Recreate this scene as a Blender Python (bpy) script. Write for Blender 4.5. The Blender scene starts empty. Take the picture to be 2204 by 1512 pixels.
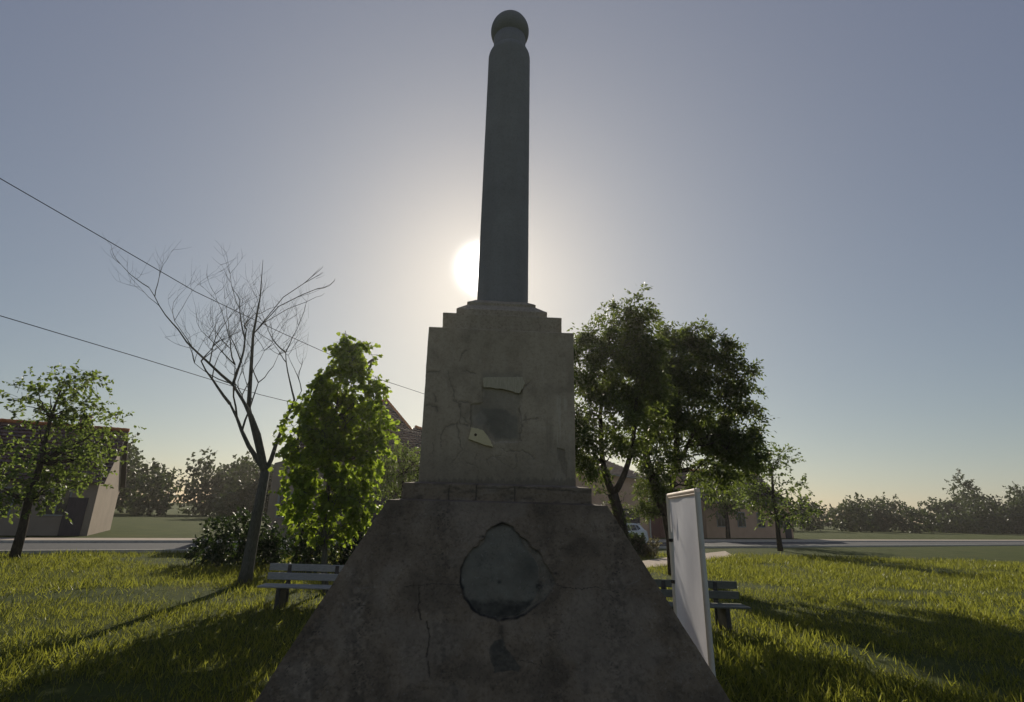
import bpy, math, random
import numpy as np
from mathutils import Vector
random.seed(7); rng = np.random.default_rng(7)
SC = bpy.context.scene; COL = SC.collection
RD = math.radians

# ------------------------------------------------------------------ camera model
F_PX, CX, CY = 1121.0, 1068.5, 756.0
PITCH, ROLL = RD(17.06), RD(1.6)
EYE = np.array([0, 0, 2.1])
_R0 = np.array([1, 0, 0.]); _F = np.array([0, math.cos(PITCH), math.sin(PITCH)])
_U0 = np.array([0, -math.sin(PITCH), math.cos(PITCH)])
_U = _U0*math.cos(ROLL) - _R0*math.sin(ROLL); _R = _R0*math.cos(ROLL) + _U0*math.sin(ROLL)
def ray(x, y): return _F*F_PX + _R*(x-CX) - _U*(y-CY)
def at(x, y, Y):
    d = ray(x, y); return EYE + d*(Y/d[1])
def ground(x, y, z=0.0):
    d = ray(x, y); return EYE + d*((z-2.1)/d[2])
def proj(P):
    d = np.asarray(P) - EYE; z = d@_F
    return CX + F_PX*(d@_R)/z, CY - F_PX*(d@_U)/z
def mpp(x, y, Y): return float(np.linalg.norm(at(x+1, y, Y)-at(x, y, Y)))

# ------------------------------------------------------------------ numpy noise
def _hash(ix, iy, s):
    v = np.sin(ix*127.1 + iy*311.7 + s*74.7)*43758.5453
    return v - np.floor(v)
def vnoise(x, y, s=0):
    ix, iy = np.floor(x), np.floor(y); fx, fy = x-ix, y-iy
    fx = fx*fx*(3-2*fx); fy = fy*fy*(3-2*fy)
    a = _hash(ix, iy, s); b = _hash(ix+1, iy, s); c = _hash(ix, iy+1, s); d = _hash(ix+1, iy+1, s)
    return (a*(1-fx)+b*fx)*(1-fy) + (c*(1-fx)+d*fx)*fy
def fbm(x, y, s=0, o=5):
    r = 0; a = .5; t = 0
    for i in range(o):
        r = r + a*vnoise(x, y, s+i*3); t += a; a *= .5; x = x*2.03+5.1; y = y*2.03+1.7
    return r/t
def sstep(a, b, x):
    t = np.clip((x-a)/(b-a), 0, 1); return t*t*(3-2*t)

# ------------------------------------------------------------------ object helpers
def tag(o, label=None, cat=None, group=None, kind=None):
    if label: o['label'] = label
    if cat: o['category'] = cat
    if group: o['group'] = group
    if kind: o['kind'] = kind
    return o
def empty(name, loc, rz=0.0):
    o = bpy.data.objects.new(name, None); COL.objects.link(o)
    o.location = Vector([float(v) for v in loc]); o.rotation_euler = (0, 0, rz); o.empty_display_size = .3
    return o
def children(o): return [c for c in bpy.data.objects if c.parent == o]
def copy_tree(o, parent=None):
    c = o.copy(); COL.objects.link(c); c.parent = parent
    for ch in children(o): copy_tree(ch, c)
    return c
def link(name, me, mat, parent=None):
    o = bpy.data.objects.new(name, me); COL.objects.link(o)
    for m in (mat if isinstance(mat, (list, tuple)) else [mat]): me.materials.append(m)
    if parent is not None: o.parent = parent
    return o
class MB:
    def __init__(s): s.v = []; s.f = []
    def add(s, vs, fs):
        n = len(s.v); s.v += [tuple(float(c) for c in v) for v in vs]
        s.f += [tuple(i+n for i in f) for f in fs]; return s
    def box(s, c, d, rz=0.0, b=0.0):
        """box centred at c, size d, optional chamfer of the vertical/horizontal edges"""
        hx, hy, hz = d[0]/2, d[1]/2, d[2]/2
        cr, sr = math.cos(rz), math.sin(rz)
        b = min(b, hx*.9, hy*.9, hz*.9)
        if b <= 0:
            P = [(-hx,-hy,-hz),(hx,-hy,-hz),(hx,hy,-hz),(-hx,hy,-hz),(-hx,-hy,hz),(hx,-hy,hz),(hx,hy,hz),(-hx,hy,hz)]
            Fs = [(0,3,2,1),(4,5,6,7),(0,1,5,4),(1,2,6,5),(2,3,7,6),(3,0,4,7)]
        else:
            P = []; Fs = []
            for z, ins in ((-hz, b), (-hz+b, 0), (hz-b, 0), (hz, b)):
                x, y = hx-ins, hy-ins
                q = b if ins == 0 else b*.5
                P += [(-x+q,-y,z),(x-q,-y,z),(x,-y+q,z),(x,y-q,z),(x-q,y,z),(-x+q,y,z),(-x,y-q,z),(-x,-y+q,z)]
            for k in range(3):
                for i in range(8):
                    j = (i+1) % 8; Fs.append((k*8+i, k*8+j, k*8+8+j, k*8+8+i))
            Fs += [tuple(range(7, -1, -1)), tuple(range(24, 32))]
        return s.add([(c[0]+x*cr-y*sr, c[1]+x*sr+y*cr, c[2]+z) for x, y, z in P], Fs)
    def tube(s, pts, rad, n=8, cap=True):
        pts = [Vector([float(c) for c in p]) for p in pts]
        if not isinstance(rad, (list, tuple)): rad = [rad]*len(pts)
        base = len(s.v); prev = None
        for i, p in enumerate(pts):
            t = (pts[min(i+1, len(pts)-1)]-pts[max(i-1, 0)])
            t = t.normalized() if t.length > 1e-9 else Vector((0, 0, 1))
            if prev is None:
                u = t.cross(Vector((0, 0, 1)))
                if u.length < 1e-3: u = t.cross(Vector((1, 0, 0)))
            else: u = prev - t*prev.dot(t)
            u.normalize(); prev = u; w = t.cross(u)
            for k in range(n):
                a = 2*math.pi*k/n
                q = p + (u*math.cos(a)+w*math.sin(a))*rad[i]
                s.v.append((q.x, q.y, q.z))
        for i in range(len(pts)-1):
            for k in range(n):
                a = base+i*n+k; b = base+i*n+(k+1) % n
                s.f.append((a, b, b+n, a+n))
        if cap:
            s.f.append(tuple(base+k for k in range(n-1, -1, -1)))
            e = base+(len(pts)-1)*n; s.f.append(tuple(e+k for k in range(n)))
        return s
    def prism(s, poly, off):
        """poly: list of 3-D points, off: extrusion vector"""
        n = len(poly); P = [Vector([float(c) for c in p]) for p in poly]; o = Vector([float(c) for c in off])
        return s.add(P+[p+o for p in P], [tuple(range(n-1, -1, -1)), tuple(range(n, 2*n))] +
                     [(i, (i+1) % n, n+(i+1) % n, n+i) for i in range(n)])
    def lathe(s, prof, c=(0, 0), n=48):
        base = len(s.v)
        for r, z in prof:
            for k in range(n):
                a = 2*math.pi*k/n; s.v.append((c[0]+r*math.cos(a), c[1]+r*math.sin(a), z))
        for i in range(len(prof)-1):
            for k in range(n):
                a = base+i*n+k; b = base+i*n+(k+1) % n; s.f.append((a, b, b+n, a+n))
        s.f.append(tuple(base+k for k in range(n-1, -1, -1))); e = base+(len(prof)-1)*n
        s.f.append(tuple(e+k for k in range(n))); return s
    def build(s, name, mat, parent=None, smooth=False):
        me = bpy.data.meshes.new(name); me.from_pydata(s.v, [], s.f); me.update()
        if smooth: me.polygons.foreach_set('use_smooth', [True]*len(me.polygons))
        return link(name, me, mat, parent)

# ------------------------------------------------------------------ materials
def mat(name):
    m = bpy.data.materials.new(name); m.use_nodes = True
    n = m.node_tree.nodes; n.clear()
    return m, n, m.node_tree.links
def principled(n, l, rough=.8, spec=.3):
    o = n.new('ShaderNodeOutputMaterial'); p = n.new('ShaderNodeBsdfPrincipled')
    p.inputs['Roughness'].default_value = rough; p.inputs['Specular IOR Level'].default_value = spec
    l.new(p.outputs[0], o.inputs['Surface']); return p, o
def ramp(n, l, src, stops):
    r = n.new('ShaderNodeValToRGB'); e = r.color_ramp.elements
    while len(e) < len(stops): e.new(.5)
    for i, (p, c) in enumerate(stops): e[i].position = p; e[i].color = (*c, 1) if len(c) == 3 else c
    l.new(src, r.inputs[0]); return r.outputs[0]
def noise(n, l, scale, detail=6, rough=.6, coord='Object', stretch=None, dist=0):
    tc = n.new('ShaderNodeTexCoord'); t = n.new('ShaderNodeTexNoise')
    t.inputs['Scale'].default_value = scale; t.inputs['Detail'].default_value = detail
    t.inputs['Roughness'].default_value = rough; t.inputs['Distortion'].default_value = dist
    src = tc.outputs[coord]
    if stretch:
        mp = n.new('ShaderNodeMapping'); mp.inputs['Scale'].default_value = stretch
        l.new(src, mp.inputs[0]); src = mp.outputs[0]
    l.new(src, t.inputs['Vector']); return t.outputs['Fac']
def mix(n, l, fac, a, b, typ='MIX'):
    m = n.new('ShaderNodeMix'); m.data_type = 'RGBA'; m.blend_type = typ
    if hasattr(fac, 'links'): l.new(fac, m.inputs[0])
    else: m.inputs[0].default_value = fac
    for i, c in ((6, a), (7, b)):
        if hasattr(c, 'links'): l.new(c, m.inputs[i])
        else: m.inputs[i].default_value = (*c, 1)
    return m.outputs[2]
def bump(n, l, p, h, strength=.3, dist=.02):
    b = n.new('ShaderNodeBump'); b.inputs['Strength'].default_value = strength; b.inputs['Distance'].default_value = dist
    l.new(h, b.inputs['Height']); l.new(b.outputs[0], p.inputs['Normal'])
def simple(name, c1, c2, scale=8, rough=.8, spec=.3, b=0, metallic=0, stretch=None):
    m, n, l = mat(name); p, o = principled(n, l, rough, spec)
    f = noise(n, l, scale, stretch=stretch)
    l.new(ramp(n, l, f, [(.3, c1), (.7, c2)]), p.inputs['Base Color']); p.inputs['Metallic'].default_value = metallic
    if b: bump(n, l, p, noise(n, l, scale*4, stretch=stretch), b)
    return m
def stone(name, c1, c2, patch, grime_shade, light, streak=.35, speck=.6):
    m, n, l = mat(name); p, o = principled(n, l, .92, .2)
    base = ramp(n, l, noise(n, l, 2.2, 8, .65), [(.28, c1), (.72, c2)])
    st = ramp(n, l, noise(n, l, 1.0, 6, .6, stretch=(7, 7, .45)), [(.42, (1, 1, 1)), (.75, (.55, .52, .48))])
    base = mix(n, l, streak, base, st, 'MULTIPLY')
    sp = ramp(n, l, noise(n, l, 38, 4, .7), [(.34, (.5, .47, .44)), (.5, (1, 1, 1)), (.72, (1.12, 1.1, 1.08))])
    base = mix(n, l, speck, base, sp, 'MULTIPLY')
    at_ = n.new('ShaderNodeAttribute'); at_.attribute_name = 'wear_shade'
    s = n.new('ShaderNodeSeparateColor'); l.new(at_.outputs['Color'], s.inputs[0])
    pc = mix(n, l, .5, patch, ramp(n, l, noise(n, l, 9, 5, .6), [(.3, tuple(v*.6 for v in patch)), (.7, tuple(min(1, v*1.3) for v in patch))]))
    base = mix(n, l, s.outputs[1], base, pc)
    base = mix(n, l, s.outputs[2], base, light)
    base = mix(n, l, s.outputs[0], base, grime_shade)
    l.new(base, p.inputs['Base Color'])
    h = n.new('ShaderNodeMath'); h.operation = 'ADD'
    l.new(noise(n, l, 60, 5, .7), h.inputs[0]); l.new(noise(n, l, 9, 5, .6), h.inputs[1])
    bump(n, l, p, h.outputs[0], .35, .012)
    return m
def leaf_mat(name, dark, mid, bright, trans, tfac=.45):
    m, n, l = mat(name)
    o = n.new('ShaderNodeOutputMaterial'); g = n.new('ShaderNodeNewGeometry')
    c = ramp(n, l, g.outputs['Random Per Island'], [(0, dark), (.55, mid), (1, bright)])
    p = n.new('ShaderNodeBsdfPrincipled'); p.inputs['Roughness'].default_value = .48; p.inputs['Specular IOR Level'].default_value = .35
    l.new(c, p.inputs['Base Color'])
    t = n.new('ShaderNodeBsdfTranslucent')
    tr = mix(n, l, g.outputs['Random Per Island'], tuple(v*.6 for v in trans), trans)
    l.new(tr, t.inputs['Color'])
    ms = n.new('ShaderNodeMixShader'); ms.inputs[0].default_value = tfac
    l.new(p.outputs[0], ms.inputs[1]); l.new(t.outputs[0], ms.inputs[2]); l.new(ms.outputs[0], o.inputs['Surface'])
    return m
M = {}
M['pyramid'] = stone('weathered_brown_concrete', (.138, .108, .074), (.245, .196, .138), (.148, .143, .112), (.018, .018, .016), (.36, .34, .30), .55)
M['plinth'] = stone('brown_concrete', (.17, .135, .098), (.29, .235, .175), (.3, .27, .23), (.06, .055, .048), (.3, .28, .25), .5)
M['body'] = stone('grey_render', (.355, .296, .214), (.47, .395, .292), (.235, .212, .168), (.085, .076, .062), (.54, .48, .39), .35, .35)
M['cap'] = stone('grey_cap_stone', (.35, .293, .215), (.45, .38, .28), (.2, .2, .2), (.06, .06, .055), (.4, .38, .35), .3)
M['shaft'] = stone('blue_grey_column_stone', (.25, .24, .228), (.31, .298, .282), (.2, .2, .2), (.07, .07, .07), (.4, .4, .4), .18, .22)
M['marble'] = simple('cream_marble', (.56, .48, .28), (.64, .55, .34), 14, .6, .4, .1)
M['lime'] = simple('lime_mortar', (.38, .335, .235), (.58, .515, .38), 14, .9, .2, .5, stretch=(6, 6, .8))
M['hole'] = simple('drill_hole_shadow', (.05, .035, .02), (.09, .06, .04), 20)
M['bark'] = simple('dark_bark', (.028, .024, .02), (.085, .072, .058), 9, .95, .1, .6, stretch=(3, 3, .6))
M['bark_grey'] = simple('grey_bark', (.06, .06, .05), (.13, .13, .11), 14, .95, .1, .4, stretch=(3, 3, .6))
M['leaf_linden'] = leaf_mat('linden_leaves', (.018, .04, .012), (.035, .075, .018), (.06, .11, .022), (.50, .66, .06), .52)
M['leaf_ash'] = leaf_mat('ash_leaves', (.012, .026, .012), (.024, .046, .017), (.045, .075, .024), (.26, .34, .05), .42)
M['leaf_shrub'] = leaf_mat('shrub_leaves', (.025, .05, .015), (.045, .085, .022), (.07, .12, .03), (.30, .40, .07), .47)
M['leaf_hedge'] = leaf_mat('hedge_leaves', (.008, .018, .008), (.014, .03, .012), (.03, .055, .018), (.08, .14, .02), .3)
M['leaf_dry'] = leaf_mat('reddish_shrub_leaves', (.04, .035, .02), (.07, .06, .035), (.11, .085, .05), (.22, .2, .08), .4)
M['blade'] = leaf_mat('grass_blades', (.025, .05, .012), (.05, .08, .018), (.16, .14, .06), (.44, .46, .06), .48)
M['soil_grass'] = None
M['bench_paint'] = simple('flaking_white_paint', (.20, .215, .215), (.32, .33, .325), 10, .6, .3, .15, stretch=(1, 6, 6))
M['bench_shaded'] = simple('shaded_bench_paint', (.085, .095, .08), (.14, .15, .13), 10, .7, .3, .15, stretch=(1, 6, 6))  # darker copy of the bench paint, with shade put into the colour
M['bench_iron'] = simple('dark_bench_iron', (.03, .03, .03), (.06, .055, .05), 12, .6, .4)
M['white_pole'] = simple('off_white_pole', (.50, .50, .45), (.60, .60, .54), 6, .45, .4)
M['black_band'] = simple('black_strap', (.012, .012, .012), (.02, .02, .02), 10, .7)
M['hem'] = simple('pale_hem', (.78, .66, .56), (.85, .74, .64), 6, .7)
M['print'] = simple('grey_print', (.30, .31, .34), (.36, .37, .40), 9, .8)
M['wire'] = simple('cable_rubber', (.03, .03, .03), (.05, .05, .05), 4, .5)
M['metal'] = simple('galvanised_metal', (.22, .22, .22), (.32, .32, .31), 8, .5, .5, 0, .4)
M['lamp'] = simple('lamp_housing_grey', (.10, .09, .085), (.15, .135, .125), 8, .5, .5)
M['glass_dark'] = simple('dark_window_glass', (.02, .022, .026), (.04, .043, .05), 2, .08, .6)
M['car_paint'] = simple('white_car_paint', (.62, .65, .70), (.68, .71, .75), 3, .28, .5)
M['tyre'] = simple('black_rubber', (.018, .018, .018), (.03, .03, .03), 20, .8)
M['tail'] = simple('red_tail_lamp', (.25, .02, .02), (.35, .03, .03), 3, .3, .6)
M['tile'] = None
M['wall_tan'] = simple('tan_render', (.50, .335, .235), (.58, .395, .28), 1.2, .9, .2, .12)
M['wall_grey'] = simple('greyish_render', (.24, .20, .16), (.30, .25, .20), 1.0, .9, .2, .12)
M['wall_dark'] = simple('dark_brown_boards', (.06, .05, .05), (.09, .075, .075), 3, .8, .3, .2, stretch=(8, 8, .5))
M['door_brown'] = simple('dark_brown_door_paint', (.055, .045, .05), (.085, .07, .075), 3, .7, .3, .2, stretch=(6, 6, .5))
M['door_red'] = simple('faded_oxblood_paint', (.10, .035, .035), (.15, .055, .05), 3, .8, .3, .2, stretch=(8, 8, .5))
M['kerb'] = simple('pale_kerb_concrete', (.45, .42, .37), (.58, .55, .48), 6, .9, .2, .2)
def tile_mat():
    m, n, l = mat('weathered_roof_tiles'); p, o = principled(n, l, .42, .45)
    g = n.new('ShaderNodeNewGeometry')
    a = ramp(n, l, g.outputs['Random Per Island'], [(0, (.055, .032, .028)), (.5, (.085, .044, .036)), (1, (.13, .062, .048))])
    b = ramp(n, l, noise(n, l, .9, 6), [(.35, (.55, .5, .5)), (.65, (1, 1, 1))])
    l.new(mix(n, l, .8, a, b, 'MULTIPLY'), p.inputs['Base Color']); return m
M['tile'] = tile_mat()
M['ridge'] = simple('orange_ridge_tiles', (.34, .12, .04), (.46, .18, .06), 4, .8, .2, .2)
def ground_mat():
    m, n, l = mat('lawn_ground'); p, o = principled(n, l, .95, .1)
    a = ramp(n, l, noise(n, l, .55, 8, .7), [(.3, (.05, .065, .018)), (.55, (.075, .095, .022)), (.75, (.12, .11, .045))])
    b = ramp(n, l, noise(n, l, 22, 6, .75), [(.3, (.45, .45, .4)), (.7, (1.15, 1.15, 1.1))])
    l.new(mix(n, l, .8, a, b, 'MULTIPLY'), p.inputs['Base Color']); bump(n, l, p, noise(n, l, 35, 6, .8), .8, .05); return m
M['soil_grass'] = ground_mat()
M['path'] = simple('pinkish_paving', (.33, .27, .215), (.43, .36, .29), 5, .95, .2, .3)
M['asphalt'] = simple('road_asphalt', (.055, .057, .06), (.085, .087, .09), 9, .9, .25, .3)
def fabric_mat():
    m, n, l = mat('white_banner_fabric')
    o = n.new('ShaderNodeOutputMaterial'); d = n.new('ShaderNodeBsdfDiffuse'); t = n.new('ShaderNodeBsdfTranslucent')
    c = ramp(n, l, noise(n, l, 3, 4), [(.3, (.70, .70, .74)), (.7, (.78, .78, .82))])
    l.new(c, d.inputs[0]); l.new(c, t.inputs[0]); s = n.new('ShaderNodeMixShader'); s.inputs[0].default_value = .25
    l.new(d.outputs[0], s.inputs[1]); l.new(t.outputs[0], s.inputs[2]); l.new(s.outputs[0], o.inputs[0]); return m
M['fabric'] = fabric_mat()

# ------------------------------------------------------------------ camera, sun, sky
cam_d = bpy.data.cameras.new('camera'); cam = bpy.data.objects.new('camera', cam_d); COL.objects.link(cam)
cam_d.sensor_width = 36; cam_d.lens = F_PX/2204*36; cam_d.clip_start = .05; cam_d.clip_end = 3000
cam_d.shift_x = (1102-CX)/2204
from mathutils import Matrix
cam.matrix_world = Matrix(((_R[0], _U[0], -_F[0], EYE[0]), (_R[1], _U[1], -_F[1], EYE[1]), (_R[2], _U[2], -_F[2], EYE[2]), (0, 0, 0, 1)))
SC.camera = cam
SUN_EL, SUN_AZ = 26.0, -2.0
sd = Vector((math.sin(RD(SUN_AZ))*math.cos(RD(SUN_EL)), math.cos(RD(SUN_AZ))*math.cos(RD(SUN_EL)), math.sin(RD(SUN_EL))))
sl = bpy.data.lights.new('sun', 'SUN'); sl.energy = 4.5; sl.angle = RD(.5); sl.color = (1, .90, .74)
so = bpy.data.objects.new('sun', sl); COL.objects.link(so); so.rotation_euler = sd.to_track_quat('Z', 'Y').to_euler()
so.location = (0, 0, 40)
W = bpy.data.worlds.new('World'); SC.world = W; W.use_nodes = True
wn, wl = W.node_tree.nodes, W.node_tree.links; wn.clear()
wo = wn.new('ShaderNodeOutputWorld'); bg = wn.new('ShaderNodeBackground'); sky = wn.new('ShaderNodeTexSky')
sky.sky_type = 'NISHITA'; sky.sun_disc = False; sky.sun_elevation = RD(SUN_EL); sky.sun_rotation = RD(SUN_AZ)
sky.air_density = 1.0; sky.dust_density = .45; sky.ozone_density = 2.0; sky.altitude = 100
bg.inputs['Strength'].default_value = .05
# the sun's aureole in hazy air: a halo round the sun's direction, part of the sky's light
tc = wn.new('ShaderNodeTexCoord'); dp = wn.new('ShaderNodeVectorMath'); dp.operation = 'DOT_PRODUCT'
dp.inputs[1].default_value = sd; nv = wn.new('ShaderNodeVectorMath'); nv.operation = 'NORMALIZE'
wl.new(tc.outputs['Generated'], nv.inputs[0]); wl.new(nv.outputs[0], dp.inputs[0])
def wm(op, a, b=None):
    m = wn.new('ShaderNodeMath'); m.operation = op
    for i, v in enumerate((a, b)):
        if v is None: continue
        if hasattr(v, 'links'): wl.new(v, m.inputs[i])
        else: m.inputs[i].default_value = v
    return m.outputs[0]
ang = wm('ARCCOSINE', wm('MINIMUM', dp.outputs['Value'], .9999999))
def lobe(amp, deg, pw=2.0): return wm('MULTIPLY', amp, wm('EXPONENT', wm('MULTIPLY', -1.0, wm('POWER', wm('DIVIDE', ang, RD(deg)), pw))))
HALO = [(60.0, 2.3, 3.2, (1, .97, .92)), (4.2, 4.0, 1.0, (1, .96, .9)), (1.0, 18.0, 1.6, (1, .97, .85)), (2.6, 36.0, 2.0, (1, .90, .68))]
tn = wn.new('ShaderNodeVectorMath'); tn.operation = 'MULTIPLY_ADD'      # milky air: the blue is muted and a pale veil added
tn.inputs[1].default_value = (1.02, .92, .66); tn.inputs[2].default_value = (1.6, 1.68, 2.9)
wl.new(sky.outputs[0], tn.inputs[0]); skyc = tn.outputs[0]
for amp, deg, pw, colr in HALO:
    v = wn.new('ShaderNodeVectorMath'); v.operation = 'SCALE'; v.inputs[0].default_value = colr; wl.new(lobe(amp, deg, pw), v.inputs['Scale'])
    a_ = wn.new('ShaderNodeVectorMath'); a_.operation = 'ADD'; wl.new(skyc, a_.inputs[0]); wl.new(v.outputs[0], a_.inputs[1]); skyc = a_.outputs[0]
wl.new(skyc, bg.inputs['Color']); wl.new(bg.outputs[0], wo.inputs['Surface'])
SC.view_settings.view_transform = 'Standard'; SC.view_settings.look = 'None'
SC.view_settings.exposure = 0.0; SC.view_settings.gamma = 1.0
SC.cycles.max_bounces = 8; SC.cycles.transparent_max_bounces = 8; SC.cycles.sample_clamp_indirect = 6

# ------------------------------------------------------------------ ground, path, road
def sheet(name, pts, z, m, kind='structure'):
    b = MB(); b.add([(p[0], p[1], z) for p in pts], [tuple(range(len(pts)))])
    return tag(b.build(name, m), kind=kind)
gb = MB(); GN = 60
xs = np.concatenate([-np.geomspace(900, 20, 14), np.linspace(-18, 18, 37), np.geomspace(20, 900, 14)])
ys = np.concatenate([-np.geomspace(300, 8, 8), np.linspace(-6, 34, 41), np.geomspace(36, 1500, 16)])
for y in ys:
    for x in xs: gb.v.append((x, y, 0.0 + (.02*(vnoise(np.array(x*.6), np.array(y*.6), 3)-1.0))))
for j in range(len(ys)-1):
    for i in range(len(xs)-1):
        a = j*len(xs)+i; gb.f.append((a, a+1, a+1+len(xs), a+len(xs)))
tag(gb.build('ground', M['soil_grass'], smooth=True), kind='structure')
RDIR = np.array([.893, .451]); RNRM = np.array([-.451, .893]); R0_ = np.array([-7.4, 27.6])
def road_pt(t, w): p = R0_ + RDIR*t + RNRM*w; return (float(p[0]), float(p[1]))
sheet('road', [road_pt(-120, 0), road_pt(160, 0), road_pt(160, 6.4), road_pt(-120, 6.4)], .008, M['asphalt'])
for w, nm in ((-.16, 'kerb'), (6.4, 'kerb')):
    b = MB(); a0 = road_pt(-120, w); a1 = road_pt(160, w); a2 = road_pt(160, w+.16); a3 = road_pt(-120, w+.16)
    b.prism([(*a0, 0), (*a1, 0), (*a2, 0), (*a3, 0)], (0, 0, .13)); tag(b.build(nm, M['kerb']), kind='structure')
sheet('pavement', [road_pt(-120, 6.57), road_pt(160, 6.57), road_pt(160, 9.0), road_pt(-120, 9.0)], .10, M['path'])
N1, N2 = ground(1392, 1223)[:2], ground(1438, 1218)[:2]; F1, F2 = ground(1384, 1208)[:2], ground(1436, 1200.6)[:2]
pd = (N2-N1)/np.linalg.norm(N2-N1); fd = (F2-F1)/np.linalg.norm(F2-F1); md = (pd+fd)/np.linalg.norm(pd+fd)
PATH = [np.array([1.0, 8.6]), np.array([3.2, 15.5]), N1, N2, N2+md*9, F2+md*9, F2, F1, np.array([.6, 17.0]), np.array([-1.2, 8.6])]
sheet('path', PATH, .012, M['path'])

# ------------------------------------------------------------------ monument
TH = RD(3.0); EXv = np.array([math.cos(TH), math.sin(TH), 0]); EYv = np.array([-math.sin(TH), math.cos(TH), 0])
MC = np.array([.006, 6.0, 0.0])
mon = empty('stone_monument', MC, TH)
tag(mon, 'tall weathered stone memorial with sloping base, cracked square block and ball topped column', 'monument')
def to_px(x, y, z):
    P = MC + np.outer(x, EXv) + np.outer(y, EYv); P[:, 2] += z
    return proj(P)
def polydist(px, py, poly):
    """signed distance in pixels, negative inside"""
    poly = np.array(poly, float); n = len(poly); d = np.full(px.shape, 1e9); ins = np.zeros(px.shape, bool)
    for i in range(n):
        a = poly[i]; b = poly[(i+1) % n]; e = b-a
        t = np.clip(((px-a[0])*e[0]+(py-a[1])*e[1])/(e@e), 0, 1)
        d = np.minimum(d, np.hypot(px-a[0]-t*e[0], py-a[1]-t*e[1]))
        c = ((a[1] > py) != (b[1] > py)) & (px < (b[0]-a[0])*(py-a[1])/(b[1]-a[1]+1e-12)+a[0]); ins ^= c
    return np.where(ins, -d, d)
def linedist(px, py, lines):
    d = np.full(px.shape, 1e9)
    for ln in lines:
        for a, b in zip(ln[:-1], ln[1:]):
            a = np.array(a, float); b = np.array(b, float); e = b-a
            t = np.clip(((px-a[0])*e[0]+(py-a[1])*e[1])/(e@e+1e-9), 0, 1)
            d = np.minimum(d, np.hypot(px-a[0]-t*e[0], py-a[1]-t*e[1]))
    return d
def square_loft(name, prof, nf, ns, cr, material, parent, dx=0.0, front=None, rough=.004, seed=1):
    """square-plan solid through (half width, z) rows; the front side is dense and carries its wear"""
    def side(n): return np.linspace(-1, 1, n, endpoint=False)
    ang_pts = []
    f_ = side(nf); s_ = side(ns); o = np.ones
    u = np.concatenate([f_, o(ns), -f_[:0:-1] if False else -side(ns), -o(ns)])
    v = np.concatenate([-o(nf), s_, o(ns), -s_])
    sideid = np.concatenate([np.zeros(nf), o(ns), 2*o(ns), 3*o(ns)])
    X, Y, Z, S, Wd = [], [], [], [], []
    for hw, z in prof:
        x, y = u*hw, v*hw
        c = hw-cr                                        # round the corners in plan
        ax, ay = np.abs(x), np.abs(y); cm = (ax > c) & (ay > c)
        qx, qy = ax-c, ay-c; L = np.hypot(qx, qy)+1e-9; k = np.where(cm & (L > cr), cr/L, 1)
        x = np.where(cm, np.sign(x)*(c+qx*k), x); y = np.where(cm, np.sign(y)*(c+qy*k), y)
        X.append(x); Y.append(y); Z.append(np.full(x.shape, z)); S.append(sideid); Wd.append(np.full(x.shape, hw))
    nr, n = len(prof), len(u)
    X, Y, Z, S, Wd = [np.concatenate(a) for a in (X, Y, Z, S, Wd)]
    d = (fbm((X+Y*.7)*5+Z*1.3, Z*5+Y*3, seed)-.5)*2*rough + (fbm((X+Y)*26, Z*26-Y*9, seed+5)-.5)*rough
    wear_shade = np.zeros((len(X), 4)); wear_shade[:, 3] = 1
    if front is not None:
        fm = S == 0
        # the first column of the right side closes the front's last cell
        fm = fm | ((S == 1) & (np.abs(Y+Wd) < 1e-6+cr))
        px, py = to_px(X[fm]+dx, Y[fm], Z[fm])
        g, p_, l_, dd = front(px, py, X[fm], Z[fm])
        wear_shade[fm, 0] = np.clip(g, 0, 1); wear_shade[fm, 1] = np.clip(p_, 0, 1); wear_shade[fm, 2] = np.clip(l_, 0, 1); d[fm] += dd
    r = np.maximum(np.abs(X), np.abs(Y))+1e-9
    isx = (np.abs(X) >= np.abs(Y))
    X2 = X + np.where(isx | (np.abs(np.abs(X)-np.abs(Y)) < cr), np.sign(X)*d, 0)
    Y2 = Y + np.where(~isx | (np.abs(np.abs(X)-np.abs(Y)) < cr), np.sign(Y)*d, 0)
    V = np.stack([X2+dx, Y2, Z], 1)
    fs = []
    idx = np.arange(nr*n).reshape(nr, n); nx = np.roll(idx, -1, axis=1)
    q = np.stack([idx[:-1], nx[:-1], nx[1:], idx[1:]], -1).reshape(-1, 4)
    fs = [tuple(r_) for r_ in q.tolist()]
    fs.append(tuple(idx[0][::-1].tolist())); fs.append(tuple(idx[-1].tolist()))
    me = bpy.data.meshes.new(name); me.from_pydata(V.tolist(), [], fs); me.update()
    ca = me.color_attributes.new('wear_shade', 'FLOAT_COLOR', 'POINT'); ca.data.foreach_set('color', wear_shade.astype(np.float32).ravel())
    return link(name, me, material, parent)
def rows(pairs, step):
    out = []
    for (h0, z0), (h1, z1) in zip(pairs[:-1], pairs[1:]):
        k = max(1, int(math.ceil(math.hypot(h1-h0, z1-z0)/step)))
        out += [(h0+(h1-h0)*i/k, z0+(z1-z0)*i/k) for i in range(k)]
    return out+[pairs[-1]]
Z7 = lambda pts: [(680+x/2.826, 1050+y/2.826) for x, y in pts]
Z6 = lambda pts: [(880+x/3.024, 620+y/3.024) for x, y in pts]
ZR = lambda pts: [(960+x/5.815, 1110+y/5.815) for x, y in pts]
def wob(px, py, amp, fr, s): return px+(fbm(px*fr, py*fr, s)-.5)*2*amp, py+(fbm(px*fr+9, py*fr+4, s+7)-.5)*2*amp
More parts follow.
